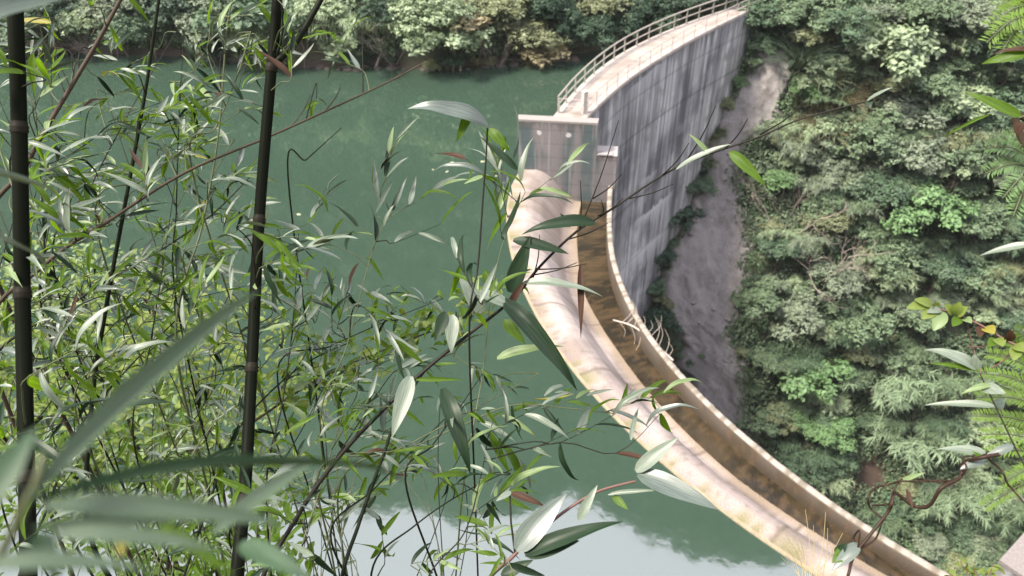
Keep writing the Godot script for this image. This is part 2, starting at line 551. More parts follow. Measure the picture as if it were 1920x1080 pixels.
# ---------------------------------------------------------------- water
func water() -> void:
	var pts := PackedVector2Array()
	var deg := 118.0
	while deg <= 188.0:
		var p := ring(deg, 0.6, 0)
		pts.push_back(Vector2(p.x, p.z))
		deg += 1.0
	for p in [[1.6, -45.3], [3.4, -45.9], [4.9, -49.0], [7.0, -53.0], [9.3, -56.5], [12.1, -59.9], [15.3, -63.0], [18.6, -66.0], [21.4, -68.3], [24.5, -71.5], [24.5, -80], [-130, -90], [-130, -9], [-20, -9.0], [10, -8.0]]:
		pts.push_back(Vector2(p[0], p[1]))
	var idx := Geometry2D.triangulate_polygon(pts)
	var b := MB.new()
	for p in pts: b.vert(Vector3(p.x, 0, p.y))
	for k in range(0, idx.size(), 3):
		var a := b.v[idx[k]]; var e := b.v[idx[k + 1]]; var f := b.v[idx[k + 2]]
		if (f - a).cross(e - a).y > 0:
			b.i.append_array(PackedInt32Array([idx[k], idx[k + 1], idx[k + 2]]))
		else:
			b.i.append_array(PackedInt32Array([idx[k], idx[k + 2], idx[k + 1]]))
	var o := put("reservoir_water", b.build(true), M.water)
	tag(o, "calm green reservoir water behind the dam mirroring trees and sky", "", "", "structure")
	# drifting leaves and scum flecks
	var spots := [[848, 305], [876, 311], [838, 322], [812, 318], [905, 303], [930, 330], [560, 402]]
	for s in spots:
		var lb := MB.new()
		var r := rng.randf_range(0.10, 0.2)
		var pl := []
		for k in 7: pl.append(Vector3(cos(TAU * k / 7) * r * rng.randf_range(0.7, 1.2), 0.012, sin(TAU * k / 7) * r * rng.randf_range(0.4, 0.8)))
		for k in range(1, 6): lb.tri(pl[0], pl[k], pl[k + 1], Color(0.33, 0.35, 0.22))
		for k in 7: lb.quad(pl[k], pl[(k + 1) % 7], pl[(k + 1) % 7] - Vector3(0, 0.02, 0), pl[k] - Vector3(0, 0.02, 0), Color(0.35, 0.35, 0.22))
		var f := put("floating_fleck", lb.build(false), M.plain_vc)
		f.position = on_level(s[0], s[1], 0.0)
		f.rotation.y = rng.randf() * TAU
		tag(f, "small pale leaf fleck floating on the green reservoir", "floating leaf", "flecks floating on the reservoir")

# ---------------------------------------------------------------- plants of the slopes
var CROWN := {}
var SOIL := []
func unit_dir() -> Vector3:
	var y := rng.randf_range(-1, 1)
	var a := rng.randf() * TAU
	var r := sqrt(1 - y * y)
	return Vector3(r * cos(a), y, r * sin(a))

func leaf_quad(b: MB, p: Vector3, n: Vector3, size: float, col: Color, slim := 0.55) -> void:
	var t := n.cross(unit_dir()).normalized()
	var s := n.cross(t) * slim
	b.quad(p - t * size, p + s * size * 0.8 - t * size * 0.1, p + t * size, p - s * size * 0.8 - t * size * 0.1, col)

func crown_lobes(lobes: int, leaves: int, size: float, flat: float, slim: float) -> ArrayMesh:
	var b := MB.new()
	for k in lobes:
		var d := unit_dir()
		if d.y < -0.35: d.y = -d.y
		var ctr := Vector3(d.x, d.y * flat, d.z) * rng.randf_range(0.2, 0.85)
		var r := rng.randf_range(0.12, 0.42)
		var tone := rng.randf_range(0.75, 1.25)
		var sprigs := int(leaves / 7.0)
		for s in sprigs:
			var q := unit_dir()
			if q.y < -0.3 and rng.randf() < 0.6: q.y = -q.y
			var c0 := ctr + Vector3(q.x, q.y * 0.8, q.z) * r * pow(rng.randf(), 0.33)
			var up := (q + Vector3.UP * 0.9 + unit_dir() * 0.35).normalized()
			var f := tone * rng.randf_range(0.75, 1.3)
			for l in 7:
				var p := c0 + unit_dir() * size * rng.randf_range(0.6, 2.4) * Vector3(1, 0.6, 1)
				var g := f * rng.randf_range(0.85, 1.15)
				leaf_quad(b, p, (up + unit_dir() * 0.5).normalized(), size * rng.randf_range(0.7, 1.25), Color(g, g, g), slim)
	return b.build(false)

func blade(b: MB, p: Vector3, out: Vector3, length: float, wide: float, droop: float, col: Color, segs := 4) -> void:
	var side := out.cross(Vector3.UP)
	side = (side if side.length() > 0.05 else Vector3.RIGHT).normalized()
	side = (side + Vector3.UP * rng.randf_range(-0.4, 0.4)).normalized()
	var prev := p
	var d := out.normalized()
	for k in segs:
		var w0 := wide * (1.0 - float(k) / segs) * (0.6 if k == 0 else 1.0)
		var w1 := wide * (1.0 - float(k + 1) / segs)
		var q := prev + d * length / segs
		b.quad(prev - side * w0, prev + side * w0, q + side * w1, q - side * w1, col)
		prev = q
		d = (d + Vector3.DOWN * droop).normalized()

func crown_feather(stems: int, blades: int) -> ArrayMesh:
	var b := MB.new()
	for k in stems:
		var a := rng.randf() * TAU
		var out := Vector3(cos(a), rng.randf_range(0.7, 2.2), sin(a)).normalized()
		var p := Vector3(cos(a), 0, sin(a)) * rng.randf() * 0.25 - Vector3(0, 0.6, 0)
		var len := rng.randf_range(0.9, 1.7)
		var d := out
		var tone := rng.randf_range(0.75, 1.25)
		for s in 9:
			var q := p + d * len / 9.0
			b.quad(p + Vector3(0.006, 0, 0), p - Vector3(0.006, 0, 0), q - Vector3(0.004, 0, 0), q + Vector3(0.004, 0, 0), Color(0.7, 0.75, 0.5))
			if s >= 3:
				for l in int(blades / 6.0):
					var o := (d * 0.6 + unit_dir() * 0.8 + Vector3.DOWN * 0.25).normalized()
					var g := tone * rng.randf_range(0.75, 1.25)
					blade(b, p.lerp(q, rng.randf()), o, rng.randf_range(0.2, 0.36), 0.016, 0.25, Color(g, g, g), 3)
			p = q
			d = (d + Vector3.DOWN * 0.13 + Vector3(cos(a), 0, sin(a)) * 0.03).normalized()
	return b.build(false)

func crown_tuft(blades: int, wide: float) -> ArrayMesh:
	var b := MB.new()
	for k in blades:
		var a := rng.randf() * TAU
		var out := Vector3(cos(a), rng.randf_range(0.5, 2.6), sin(a)).normalized()
		var g := rng.randf_range(0.65, 1.35)
		blade(b, Vector3(cos(a), 0, sin(a)) * rng.randf() * 0.3 - Vector3(0, 0.5, 0), out, rng.randf_range(0.9, 1.7), wide * rng.randf_range(0.7, 1.3), rng.randf_range(0.12, 0.3), Color(g, g, g), 6)
	return b.build(false)

func twig(b: MB, p: Vector3, d: Vector3, len: float, r: float, level: int) -> void:
	var path := PackedVector3Array([p])
	var radii := PackedFloat32Array([r])
	var q := p
	for k in 4:
		q += d * len / 4
		d = (d + unit_dir() * 0.25 + Vector3.UP * 0.04).normalized()
		path.push_back(q)
		radii.push_back(r * (1.0 - 0.17 * (k + 1)))
		if level > 0 and k > 0:
			twig(b, q, (d + unit_dir() * 0.9).normalized(), len * rng.randf_range(0.45, 0.7), r * 0.55, level - 1)
	b.tube(path, radii, 3, Color(1, 1, 1) * rng.randf_range(0.7, 1.2), false)

func make_crowns() -> void:
	CROWN.round = [crown_lobes(20, 420, 0.038, 0.8, 0.55), crown_lobes(24, 380, 0.036, 0.75, 0.6), crown_lobes(16, 520, 0.042, 0.9, 0.45), crown_lobes(28, 300, 0.034, 0.65, 0.6)]
	CROWN.broad = [crown_lobes(17, 250, 0.065, 0.6, 0.7), crown_lobes(15, 270, 0.06, 0.65, 0.65)]
	CROWN.layered = [crown_lobes(26, 300, 0.042, 0.45, 0.6), crown_lobes(22, 320, 0.045, 0.55, 0.5), crown_lobes(30, 260, 0.038, 0.4, 0.65)]
	CROWN.feather = [crown_feather(46, 60), crown_feather(40, 60)]
	CROWN.tuft = [crown_tuft(260, 0.022), crown_tuft(220, 0.02)]
	var tw := []
	for k in 2:
		var b := MB.new()
		for s in 7:
			var a := rng.randf() * TAU
			twig(b, Vector3(cos(a), 0, sin(a)) * 0.15 - Vector3(0, 0.7, 0), Vector3(cos(a) * 0.7, 1.1, sin(a) * 0.7).normalized(), rng.randf_range(1.0, 1.5), 0.022, 3)
		tw.append(b.build(false))
	CROWN.twiggy = tw

func trunk_mesh(from: Vector3, to: Vector3, r: float) -> ArrayMesh:
	var b := MB.new()
	var mid := from.lerp(to, 0.5) + Vector3(rng.randf_range(-0.15, 0.15), 0, rng.randf_range(-0.15, 0.15)) * from.distance_to(to)
	var path := spline([from, mid, to], 4)
	var radii := PackedFloat32Array()
	for k in path.size(): radii.push_back(r * lerpf(1.0, 0.45, float(k) / (path.size() - 1)))
	b.tube(path, radii, 6)
	for k in 5:
		var p := path[3 + k]
		var d := (to - from).normalized() * 0.7 + unit_dir() * 0.8
		b.tube(PackedVector3Array([p, p + d * from.distance_to(to) * 0.28, p + (d + Vector3.UP * 0.3) * from.distance_to(to) * 0.5]), PackedFloat32Array([r * 0.4, r * 0.25, r * 0.1]), 4)
	return b.build(true)

func plant(called: String, u: float, v: float, r: float, form: String, tone: String, label: String, category: String, group := "") -> Node3D:
	var hit := slope_at(u, v)
	r *= 1.22 if r > 1.15 else 1.0
	var ctr := hit - ray(u, v) * r * 0.55
	var gx := ctr.x
	var gz := ctr.z
	var gy := terr(gx, gz)
	if gy < ctr.y - r * 1.6:   # root it where the slope is, not far below
		gz = hit.z + (ctr.z - hit.z) * 0.3
		gx = hit.x + (ctr.x - hit.x) * 0.3
		gy = terr(gx, gz)
	var foot := Vector3(gx, maxf(gy, 0.1) if gx < 4.0 else gy, gz)
	var o := thing(called, label, category, foot, group)
	var set_: Array = CROWN[form]
	if form != "tuft":
		put("trunk", trunk_mesh(Vector3(0, -0.4, 0), (ctr - foot) + Vector3(0, -0.15 * r, 0), clampf(r * 0.035, 0.05, 0.16)), M.bark, o)
	var c := put("crown", set_[rng.randi() % set_.size()], M[tone], o)
	c.position = ctr - foot
	c.rotation.y = rng.randf() * TAU
	c.scale = Vector3(r * rng.randf_range(0.95, 1.1), r * rng.randf_range(0.8, 1.0), r * rng.randf_range(0.95, 1.1))
	return o

var SLOPE := [
	[1505, 92, 2.4, "tuft", "bluegreen", "blade_clump", "dark green clump of long arching blades at the head of the bare rock chute", "grass clump"],
	[1655, 92, 3.5, "broad", "pale", "spreading_tree", "pale green spreading tree right of the arching blade clump near the top", "tree"],
	[1425, 35, 2.2, "round", "dark", "bushy_tree", "dark bushy tree where the dam walkway runs into the hillside", "tree"],
	[1490, 25, 2.6, "round", "mid", "bushy_tree", "mid green tree at the top edge above the arching blade clump", "tree"],
	[1570, 40, 2.6, "round", "dark", "bushy_tree", "dark green tree between the arching blade clump and the pale spreading tree", "tree"],
	[1725, 25, 3.2, "round", "mid", "bushy_tree", "rounded tree at the top edge above the pale spreading tree", "tree"],
	[1820, 40, 3.3, "round", "grey", "bushy_tree", "grey green tree at the top edge left of the conifer sprig", "tree"],
	[1900, 90, 3.0, "layered", "dark", "layered_tree", "dark layered tree behind the upper conifer sprig", "tree"],
	[1750, 165, 2.8, "round", "mid", "bushy_tree", "mid green bush just below the pale spreading tree", "bush"],
	[1700, 205, 2.6, "layered", "grey", "layered_tree", "grey green layered shrub below and left of the mid green bush", "shrub"],
	[1815, 200, 2.6, "broad", "pale", "broad_shrub", "pale shrub below the grey green tree of the top edge", "shrub"],
	[1885, 230, 3.0, "round", "dark", "bushy_tree", "dark bush behind the bamboo twig at the right edge", "bush"],
	[1545, 135, 1.6, "tuft", "olive", "grass_clump", "olive grass clump just below the arching blade clump", "grass clump"],
	[1590, 175, 1.5, "tuft", "straw", "grass_clump", "straw coloured grass clump on the tan soil patch", "grass clump"],
	[1512, 165, 1.4, "round", "fresh", "small_bush", "small fresh green bush at the right rim of the upper rock chute", "bush"],
	[1560, 235, 2.0, "tuft", "straw", "grass_clump", "pale dry grass clump under the tan soil patch", "grass clump"],
	[1490, 265, 1.7, "round", "olive", "small_bush", "olive bush at the right rim of the rock chute's waist", "bush"],
	[1630, 265, 3.2, "round", "mid", "bushy_tree", "large rounded bush in the upper middle of the slope", "bush"],
	[1720, 300, 3.2, "round", "grey", "bushy_tree", "grey green crown right of the large rounded bush", "tree"],
	[1800, 290, 3.0, "layered", "mid", "layered_tree", "layered crown left of the lower conifer sprig", "tree"],
	[1885, 330, 3.0, "round", "grey", "bushy_tree", "grey crown behind the lower conifer sprig", "tree"],
	[1560, 320, 2.4, "round", "grey", "bushy_tree", "greyish bush between the rock chute and the large rounded bush", "bush"],
	[1458, 340, 1.6, "round", "fresh", "small_bush", "fresh green bush behind the hanging green bamboo leaf", "bush"],
	[1650, 365, 2.8, "round", "dark", "bushy_tree", "dark leafy bush under the large rounded bush", "bush"],
	[1480, 410, 2.6, "twiggy", "deadwood", "bare_bush", "bare pinkish twiggy bush beside the middle of the rock chute", "bush"],
	[1560, 415, 2.4, "layered", "olive", "layered_tree", "olive shrub right of the bare pinkish twiggy bush", "shrub"],
	[1740, 400, 3.2, "broad", "fresh", "broad_tree", "bright broad leaved tree right of the dark hollow", "tree"],
	[1830, 420, 3.0, "round", "mid", "bushy_tree", "mid green tree right of the bright broad leaved tree", "tree"],
	[1905, 440, 2.8, "round", "dark", "bushy_tree", "dark tree at the right edge above the silver bamboo leaf", "tree"],
	[1462, 465, 2.0, "round", "dark", "bushy_tree", "dark drooping bush overhanging the rock chute", "bush"],
	[1535, 490, 2.8, "twiggy", "deadwood", "bare_bush", "bare pale branched bush in the middle of the slope", "bush"],
	[1560, 520, 2.6, "layered", "grey", "layered_tree", "grey layered shrub behind the bare pale branched bush", "shrub"],
	[1660, 480, 2.8, "round", "mid", "bushy_tree", "mid green bush below the dark leafy bush", "bush"],
	[1755, 500, 2.8, "round", "dark", "bushy_tree", "dark bush below the bright broad leaved tree", "bush"],
	[1840, 520, 2.8, "layered", "mid", "layered_tree", "layered bush above the thorny leaf spray", "bush"],
	[1432, 560, 2.0, "round", "mid", "bushy_tree", "rounded bush leaning over the lower rock chute", "bush"],
	[1500, 590, 2.8, "round", "grey", "bushy_tree", "grey green bush at the height of the fallen dead branch", "bush"],
	[1610, 590, 2.8, "layered", "mid", "layered_tree", "layered bush above the big feathery bamboo clump", "bush"],
	[1715, 600, 2.6, "round", "mid", "bushy_tree", "bush behind the tip of the thorny leaf spray", "bush"],
	[1900, 600, 3.0, "round", "dark", "bushy_tree", "dark tree behind the thorny leaf spray", "tree"],
	[1445, 680, 2.2, "round", "mid", "bushy_tree", "leafy bush right of the lower rock chute end", "bush"],
	[1520, 700, 2.8, "broad", "fresh", "broad_shrub", "fresh green leafy bush left of the big feathery bamboo clump", "bush"],
	[1640, 690, 3.0, "feather", "bamboo_pale", "feathery_bamboo", "big feathery pale bamboo clump in the middle of the lower slope", "bamboo"],
	[1715, 800, 3.0, "feather", "bamboo_pale", "feathery_bamboo", "feathery bamboo clump drooping above the dark soil gap", "bamboo"],
	[1790, 690, 2.6, "feather", "mid", "feathery_bamboo", "greener feathery clump behind the two silver leaves", "bamboo"],
	[1440, 790, 2.2, "round", "mid", "bushy_tree", "bush just above the trough wall beside the rock chute's foot", "bush"],
	[1540, 800, 2.6, "round", "fresh", "bushy_tree", "bright rounded bush above the dark soil gap", "bush"],
	[1850, 790, 2.6, "layered", "pale", "layered_tree", "pale layered tree behind the twisted vine's arch", "tree"],
	[1500, 870, 2.0, "layered", "dark", "layered_tree", "dark low bush over the trough wall", "bush"],
	[1790, 900, 2.6, "feather", "bamboo_pale", "feathery_bamboo", "feathery clump below the twisted vine's arch", "bamboo"],
	[1890, 920, 2.6, "feather", "mid", "feathery_bamboo", "green feathery clump at the right edge above the concrete block", "bamboo"],
	[1700, 950, 2.4, "round", "dark", "bushy_tree", "dark bush between the vine loop and the trough wall", "bush"],
	[1800, 1000, 2.4, "round", "dark", "bushy_tree", "dark bush left of the concrete block", "bush"],
	[1650, 1000, 2.0, "round", "dark", "bushy_tree", "dark bush close over the trough wall under the vine loop", "bush"],
	[1226, 540, 1.4, "round", "dark", "wall_shrub", "dark shrub at the foot of the dam face near the trough", "shrub"],
	[1240, 600, 1.7, "round", "deep", "wall_shrub", "deep green shrub behind the fallen dead branch", "shrub"],
	[1238, 480, 1.3, "round", "deep", "wall_shrub", "deep green shrub below the lime streaks of the dam face", "shrub"],
	[1278, 405, 1.7, "broad", "deep", "wall_shrub", "deep green shrub against the dam face above the lime streaks", "shrub"],
	[1304, 350, 1.5, "round", "dark", "wall_shrub", "dark shrub midway along the foot of the dam face", "shrub"],
	[1330, 250, 1.2, "tuft", "olive", "wall_shrub", "olive grass at the foot of the dam face", "grass clump"],
	[1360, 195, 1.1, "round", "olive", "wall_shrub", "olive shrub at the foot of the dam face left of the upper rock chute", "shrub"],
	[1386, 155, 0.9, "round", "fresh", "wall_shrub", "fresh green shrub on the upper foot of the dam face", "shrub"],
	[1410, 118, 1.1, "round", "mid", "wall_shrub", "small green shrub near the top of the dam face foot", "shrub"],
	[1432, 84, 1.3, "round", "dark", "wall_shrub", "small dark shrub beneath the far end of the walkway", "shrub"],
	[1318, 668, 0.5, "round", "fresh", "small_bush", "tiny green bush alone on the lower rock chute", "bush"],
]
var SHORE := [
	[20, 30, 3.4, "round", "dark", "leafy tree behind the top of the leftmost bamboo culm"],
	[95, 15, 3.2, "layered", "deep", "dark tree right of the leftmost bamboo culm's top"],
	[150, 50, 2.8, "round", "pale", "pale green tree on the far shore behind the brown bamboo stem"],
	[215, 20, 3.2, "round", "grey", "grey green tree on the far shore right of the brown bamboo stem"],
	[275, 55, 2.8, "round", "dark", "rounded tree overhanging the far shore's left half"],
	[335, 15, 3.2, "layered", "deep", "dark layered tree in the far shore's left half"],
	[390, 50, 3.0, "round", "grey", "grey green tree halfway between the two dark culms"],
	[450, 20, 3.2, "broad", "dark", "broad leaved tree left of the second culm's top"],
	[485, 70, 2.4, "round", "pale", "pale tree low on the shore left of the second culm"],
	[555, 45, 2.8, "round", "dark", "tree right of the second culm's side branch"],
	[610, 20, 2.8, "round", "pale", "pale tree on the far shore right of the second culm"],
	[640, 95, 1.8, "round", "pale", "pale bush hanging down to the water right of the second culm"],
	[668, 20, 2.6, "feather", "pale", "pale feathery crown on the far shore"],
	[725, 35, 2.6, "round", "deep", "dark rounded crown over the brown bank"],
	[800, 30, 3.4, "round", "pale", "large pale green tree in the middle of the far shore"],
	[845, 75, 2.8, "broad", "pale", "pale broad leaved tree low over the water"],
	[890, 35, 2.6, "layered", "straw", "yellowish layered tree right of the large pale tree"],
	[940, 20, 3.0, "layered", "olive", "olive tree with hanging bare stems on the far shore"],
	[985, 65, 2.6, "layered", "olive", "olive tree low over the far shore left of the railing"],
	[1020, 95, 2.0, "layered", "straw", "yellowish bush at the water left of the walkway railing"],
	[1035, 25, 2.8, "round", "deep", "dark olive tree behind the olive trees"],
	[1090, 60, 2.6, "round", "deep", "dark tree behind the bend of the walkway railing"],
	[1120, 15, 2.6, "layered", "olive", "olive lit crown above the walkway railing"],
	[1160, 55, 2.4, "round", "deep", "deep green tree just behind the walkway railing"],
	[1210, 20, 2.6, "round", "deep", "deep green tree at the top edge above the railing"],
	[1275, 5, 2.4, "round", "deep", "dark tree above the far half of the walkway railing"],
	[1340, -10, 2.4, "round", "deep", "dark tree above the far end of the walkway railing"],
	[930, 100, 1.6, "twiggy", "deadwood", "bare grey thicket at the waterline under the olive trees"],
	[735, 95, 1.5, "twiggy", "deadwood", "bare pale thicket on the brown bank"],
	[180, 95, 1.3, "twiggy", "deadwood", "bare thicket at the waterline behind the bamboo leaves"],
]

var said := {}
func beside(u: float, v: float, form: String, tone: String, along_shore := false) -> String:
	# names a filling bush by its look and the nearest described plant that gives it a label of its own
	var near := SHORE.duplicate() if along_shore else SLOPE.duplicate()
	near.sort_custom(func(a, b): return Vector2(a[0], a[1]).distance_to(Vector2(u, v)) < Vector2(b[0], b[1]).distance_to(Vector2(u, v)))
	var looks: String = {"deep": "deep green", "mid": "mid green", "dark": "dark", "grey": "grey green", "olive": "olive", "pale": "pale", "straw": "straw coloured"}[tone] + " " + {"round": "bush", "layered": "layered bush", "broad": "broad leaved bush", "tuft": "grassy tuft", "feather": "feathery clump", "twiggy": "bare twiggy bush"}[form]
	for k in 14:
		var d := Vector2(u - near[k][0], v - near[k][1])
		var where := ("right of" if d.x > 0 else "left of") if absf(d.x) > absf(d.y) else ("below" if d.y > 0 else "above")
		var text := "low %s %s the %s" % [looks, where, near[k][5 if along_shore else 6]]
		if text.split(" ").size() <= 16 and not said.has(text):
			said[text] = true
			return text
	return "low %s in the thicket of the far slope%s" % [looks, " by the dam foot" if u < 1300 else ""]

func slopes() -> void:
	SOIL = [slope_at(1630, 890), slope_at(1585, 165)]
	var o := put("far_slope", sheet(-132, 132, -160, -38, 1.2), M.ground)
	tag(o, "steep overgrown far side of the gorge", "", "", "structure")
	o = put("near_bank", sheet(-132, 132, -38, 40, 1.5), M.ground)
	tag(o, "steep near bank of the gorge under the bamboo", "", "", "structure")
	# bare rock chute, a rough sheet lying on the slope
	var rim := [[95, 1428, 1474], [130, 1410, 1484], [170, 1384, 1474], [210, 1362, 1454], [250, 1346, 1422], [300, 1332, 1388], [350, 1320, 1380], [390, 1304, 1394], [430, 1277, 1406], [480, 1250, 1406], [530, 1242, 1394], [580, 1258, 1380], [630, 1276, 1374], [680, 1290, 1386], [730, 1310, 1392], [790, 1336, 1398], [850, 1370, 1430]]
	var b := MB.new()
	var rows := 0
	for j in 150:
		var f := j / 149.0 * (rim.size() - 1)
		var k := mini(int(f), rim.size() - 2)
		f -= k
		var v: float = lerpf(rim[k][0], rim[k + 1][0], f)
		var l: float = lerpf(rim[k][1], rim[k + 1][1], f) + noise.get_noise_1d(v * 0.4) * 22
		var r: float = lerpf(rim[k][2], rim[k + 1][2], f) + noise.get_noise_1d(v * 0.4 + 900) * 30
		for q in 40:
			var e := q / 39.0
			var u := lerpf(l - 14, r + 14, e)
			var p := slope_at(u, v)
			var edge := clampf(minf(e, 1 - e) * 9, 0, 1)
			var n1 := fbm(p.x * 5, p.y * 3, 200)
			var n2 := fbm(p.x * 22, p.y * 16, 210)
			var crack := smoothstep(0.05, 0.0, absf(fbm(p.x * 4 + p.y * 2, p.y * 4 - p.z, 230) - 0.5))
			var lift := -0.07 * crack * edge + 0.55 * edge - 0.25 + (n1 - 0.5) * 0.3 * edge + (n2 - 0.5) * 0.25
			var col := Color(0.41, 0.385, 0.38).lerp(Color(0.32, 0.298, 0.292), smoothstep(0.4, 0.65, n1) * 0.8)
			col = col.lerp(Color(0.2, 0.175, 0.16), smoothstep(0.55, 0.7, n2) * 0.5)
			col = col.lerp(Color(0.13, 0.115, 0.11), crack * 0.3)
			col = col.lerp(Color(0.13, 0.11, 0.07), (1 - edge) * 0.8)
			b.vert(p + Vector3(0, 0.35, 0.95).normalized() * (lift + 0.15), col)
		rows += 1
	b.strip_grid(rows, 40, 0)
	o = put("rock_chute", b.build(true), M.rock)
	tag(o, "long bare pinkish grey rock chute running down beside the dam", "rock face", "", "thing")
	make_crowns()
	for s in SLOPE:
		plant(s[5], s[0], s[1], s[2], s[3], s[4], s[6], s[7])
	for s in SHORE:
		plant("shore_tree", s[0], s[1], s[2], s[3], s[4], s[5], "tree", "trees along the far shore")
	# low filling bushes between the named ones
	var tones := ["mid", "dark", "grey", "mid", "olive", "pale", "pale"]
	var forms := ["round", "feather", "layered", "broad", "feather"]
	var made := 0
	while made < 290:
		var u := rng.randf_range(1400, 1960)
		var v := rng.randf_range(0, 1080)
		var lim := lerp_table([[0, 1440], [90, 1490], [200, 1470], [300, 1395], [420, 1415], [530, 1400], [700, 1395], [800, 1420], [900, 1520], [1000, 1660], [1080, 1780]], v)
		made += 1
		if u < lim + 30: continue
		if Vector2(u, v).distance_to(Vector2(1630, 890)) < 55: continue
		if Vector2(u, v).distance_to(Vector2(1585, 165)) < 40: continue
		var fm: String = forms[rng.randi() % 5]
		var tn: String = tones[rng.randi() % 7]
		plant("thicket_bush", u, v, rng.randf_range(1.0, 2.0), fm, tn, beside(u, v, fm, tn), "bush", "thicket bushes of the far slope")
	for k in 16:
		var fu := rng.randf_range(1500, 1680)
		var sv := rng.randf_range(140, 270)
		plant("dry_grass_clump", fu, sv, rng.randf_range(0.7, 1.2), "tuft", "straw", beside(fu, sv, "tuft", "straw"), "grass clump", "dry grass on the upper slope")
	for k in 44:
		var v := rng.randf_range(230, 680)
		var lim := lerp_table([[100, 1418], [170, 1378], [250, 1342], [300, 1324], [350, 1308], [400, 1290], [450, 1258], [520, 1232], [620, 1262], [680, 1290]], v)
		var fu: float = lim + rng.randf_range(-14, 10)
		var ff: String = ["round", "tuft"][rng.randi() % 2]
		var ft: String = ["deep", "dark", "olive"][rng.randi() % 3]
		plant("foot_bush", fu, v, rng.randf_range(0.5, 1.0), ff, ft, beside(fu, v, ff, ft), "bush", "fringe bushes below the dam face")
	for k in 30:
		var v := rng.randf_range(230, 760)
		var lim := lerp_table([[95, 1474], [130, 1480], [170, 1468], [210, 1446], [250, 1414], [300, 1380], [350, 1370], [390, 1388], [430, 1400], [480, 1400], [530, 1386], [630, 1366], [680, 1378], [790, 1392]], v)
		var fu: float = lim + rng.randf_range(8, 30)
		var ff: String = ["round", "layered", "tuft"][rng.randi() % 3]
		var ft: String = ["mid", "dark", "pale", "olive"][rng.randi() % 4]
		plant("edge_bush", fu, v, rng.randf_range(0.5, 1.1), ff, ft, beside(fu, v, ff, ft), "bush", "bushes along the right edge of the rock chute")
	for k in 12:
		var v := rng.randf_range(250, 760)
		var l := lerp_table([[95, 1432], [170, 1394], [250, 1358], [350, 1332], [430, 1290], [480, 1262], [530, 1252], [580, 1266], [680, 1298], [790, 1340]], v)
		var rr := lerp_table([[95, 1468], [170, 1462], [210, 1440], [250, 1406], [300, 1374], [390, 1382], [480, 1392], [580, 1364], [680, 1372], [790, 1386]], v)
		var p := slope_at(rng.randf_range(l, rr), v) + Vector3(0, 0.12, 0.3)
		stone("chute_stone", p, rng.randf_range(0.12, 0.34), Color(0.3, 0.275, 0.27), "loose pinkish grey stone lying on the bare rock chute", "stones on the rock chute", k * 31.0)
	for k in 26:
		var u := rng.randf_range(-20, 1080)
		var sv: float = lerp_table([[0, 92], [320, 102], [640, 122], [860, 122], [1085, 104]], u) + rng.randf_range(-12, 2)
		var ff: String = ["round", "twiggy", "tuft", "layered"][rng.randi() % 4]
		var ft: String = ["olive", "dark", "straw", "deep"][rng.randi() % 4]
		plant("shore_bush", u, sv, rng.randf_range(0.7, 1.3), ff, ft, beside(u, sv, ff, ft, true), "bush", "small bushes along the far waterline")
	# forest above the frame and along the ridges
	for form in ["round", "layered"]:
		var spots: Array[Transform3D] = []
		var cols: Array[Color] = []
		for k in 1100:
			var x := rng.randf_range(-128, 128)
			var t := rng.randf_range(5, 60 + 24 * smoothstep(12.0, 60.0, x))
			var z := lerp_table(ZF, x) - t
			var y := terr(x, z)
			if y < 9: continue
			if x > 22 and y < 13: continue
			var r := rng.randf_range(2.8, 5.0)
			spots.append(Transform3D(Basis(Vector3.UP, rng.randf() * TAU).scaled(Vector3(r, r, r)), Vector3(x, y + r * 0.45, z + r * 0.3)))
			var g := rng.randf_range(0.7, 1.2)
			cols.append(Color(0.1 * g, 0.14 * g, 0.08 * g))
		mass("far_forest", CROWN[form][0], spots, cols, "forest covering the steep far side above the shore trees")
	var gs: Array[Transform3D] = []
	var gc: Array[Color] = []
	var leafy := MB.new()
	for k in 26:
		leaf_quad(leafy, unit_dir() * 0.45, (unit_dir() + Vector3.UP).normalized(), 0.16, Color(1, 1, 1) * rng.randf_range(0.7, 1.3))
	var lm := leafy.build(false)
	for k in 90000:
		var x := rng.randf_range(-60, 60)
		var t := rng.randf_range(-26, 9)
		if x < 8: t = rng.randf_range(0.7, 9)
		var z := lerp_table(ZF, x) - t
		var y := terr(x, z)
		if y < 0.8 and x < 20: continue
		var w := project(Vector3(x, y, z))
		var chute_r := lerp_table([[95, 1472], [130, 1478], [170, 1470], [210, 1448], [250, 1415], [300, 1375], [350, 1365], [390, 1388], [430, 1400], [480, 1400], [530, 1385], [630, 1365], [680, 1378], [790, 1390], [850, 1420]], w.y) + rng.randf_range(-14, 14)
		var chute_l := lerp_table([[95, 1428], [170, 1388], [250, 1352], [350, 1326], [430, 1285], [480, 1254], [530, 1238], [580, 1255], [680, 1290], [790, 1335], [850, 1370]], w.y)
		if w.x > chute_l and w.x < chute_r and w.y > 80: continue
		if w.distance_to(Vector2(1630, 890)) < rng.randf_range(10, 60): continue
		if fbm(x * 3, y * 3, 300) > 0.72: continue
		var s := rng.randf_range(0.6, 1.5)
		gs.append(Transform3D(Basis(unit_dir(), rng.randf() * TAU).scaled(Vector3(s, s, s)), Vector3(x, y + 0.2, z + 0.25)))
		var g := rng.randf_range(0.6, 1.3)
		gc.append(Color(0.125 * g, 0.185 * g * rng.randf_range(0.9, 1.1), 0.105 * g))
	mass("ground_cover", lm, gs, gc, "low leafy ground cover over the far slope")

func project(p: Vector3) -> Vector2:
	var q := cam_basis.inverse() * (p - CAM)
	return Vector2(960 + FPX * q.x / -q.z, 540 - FPX * q.y / -q.z)

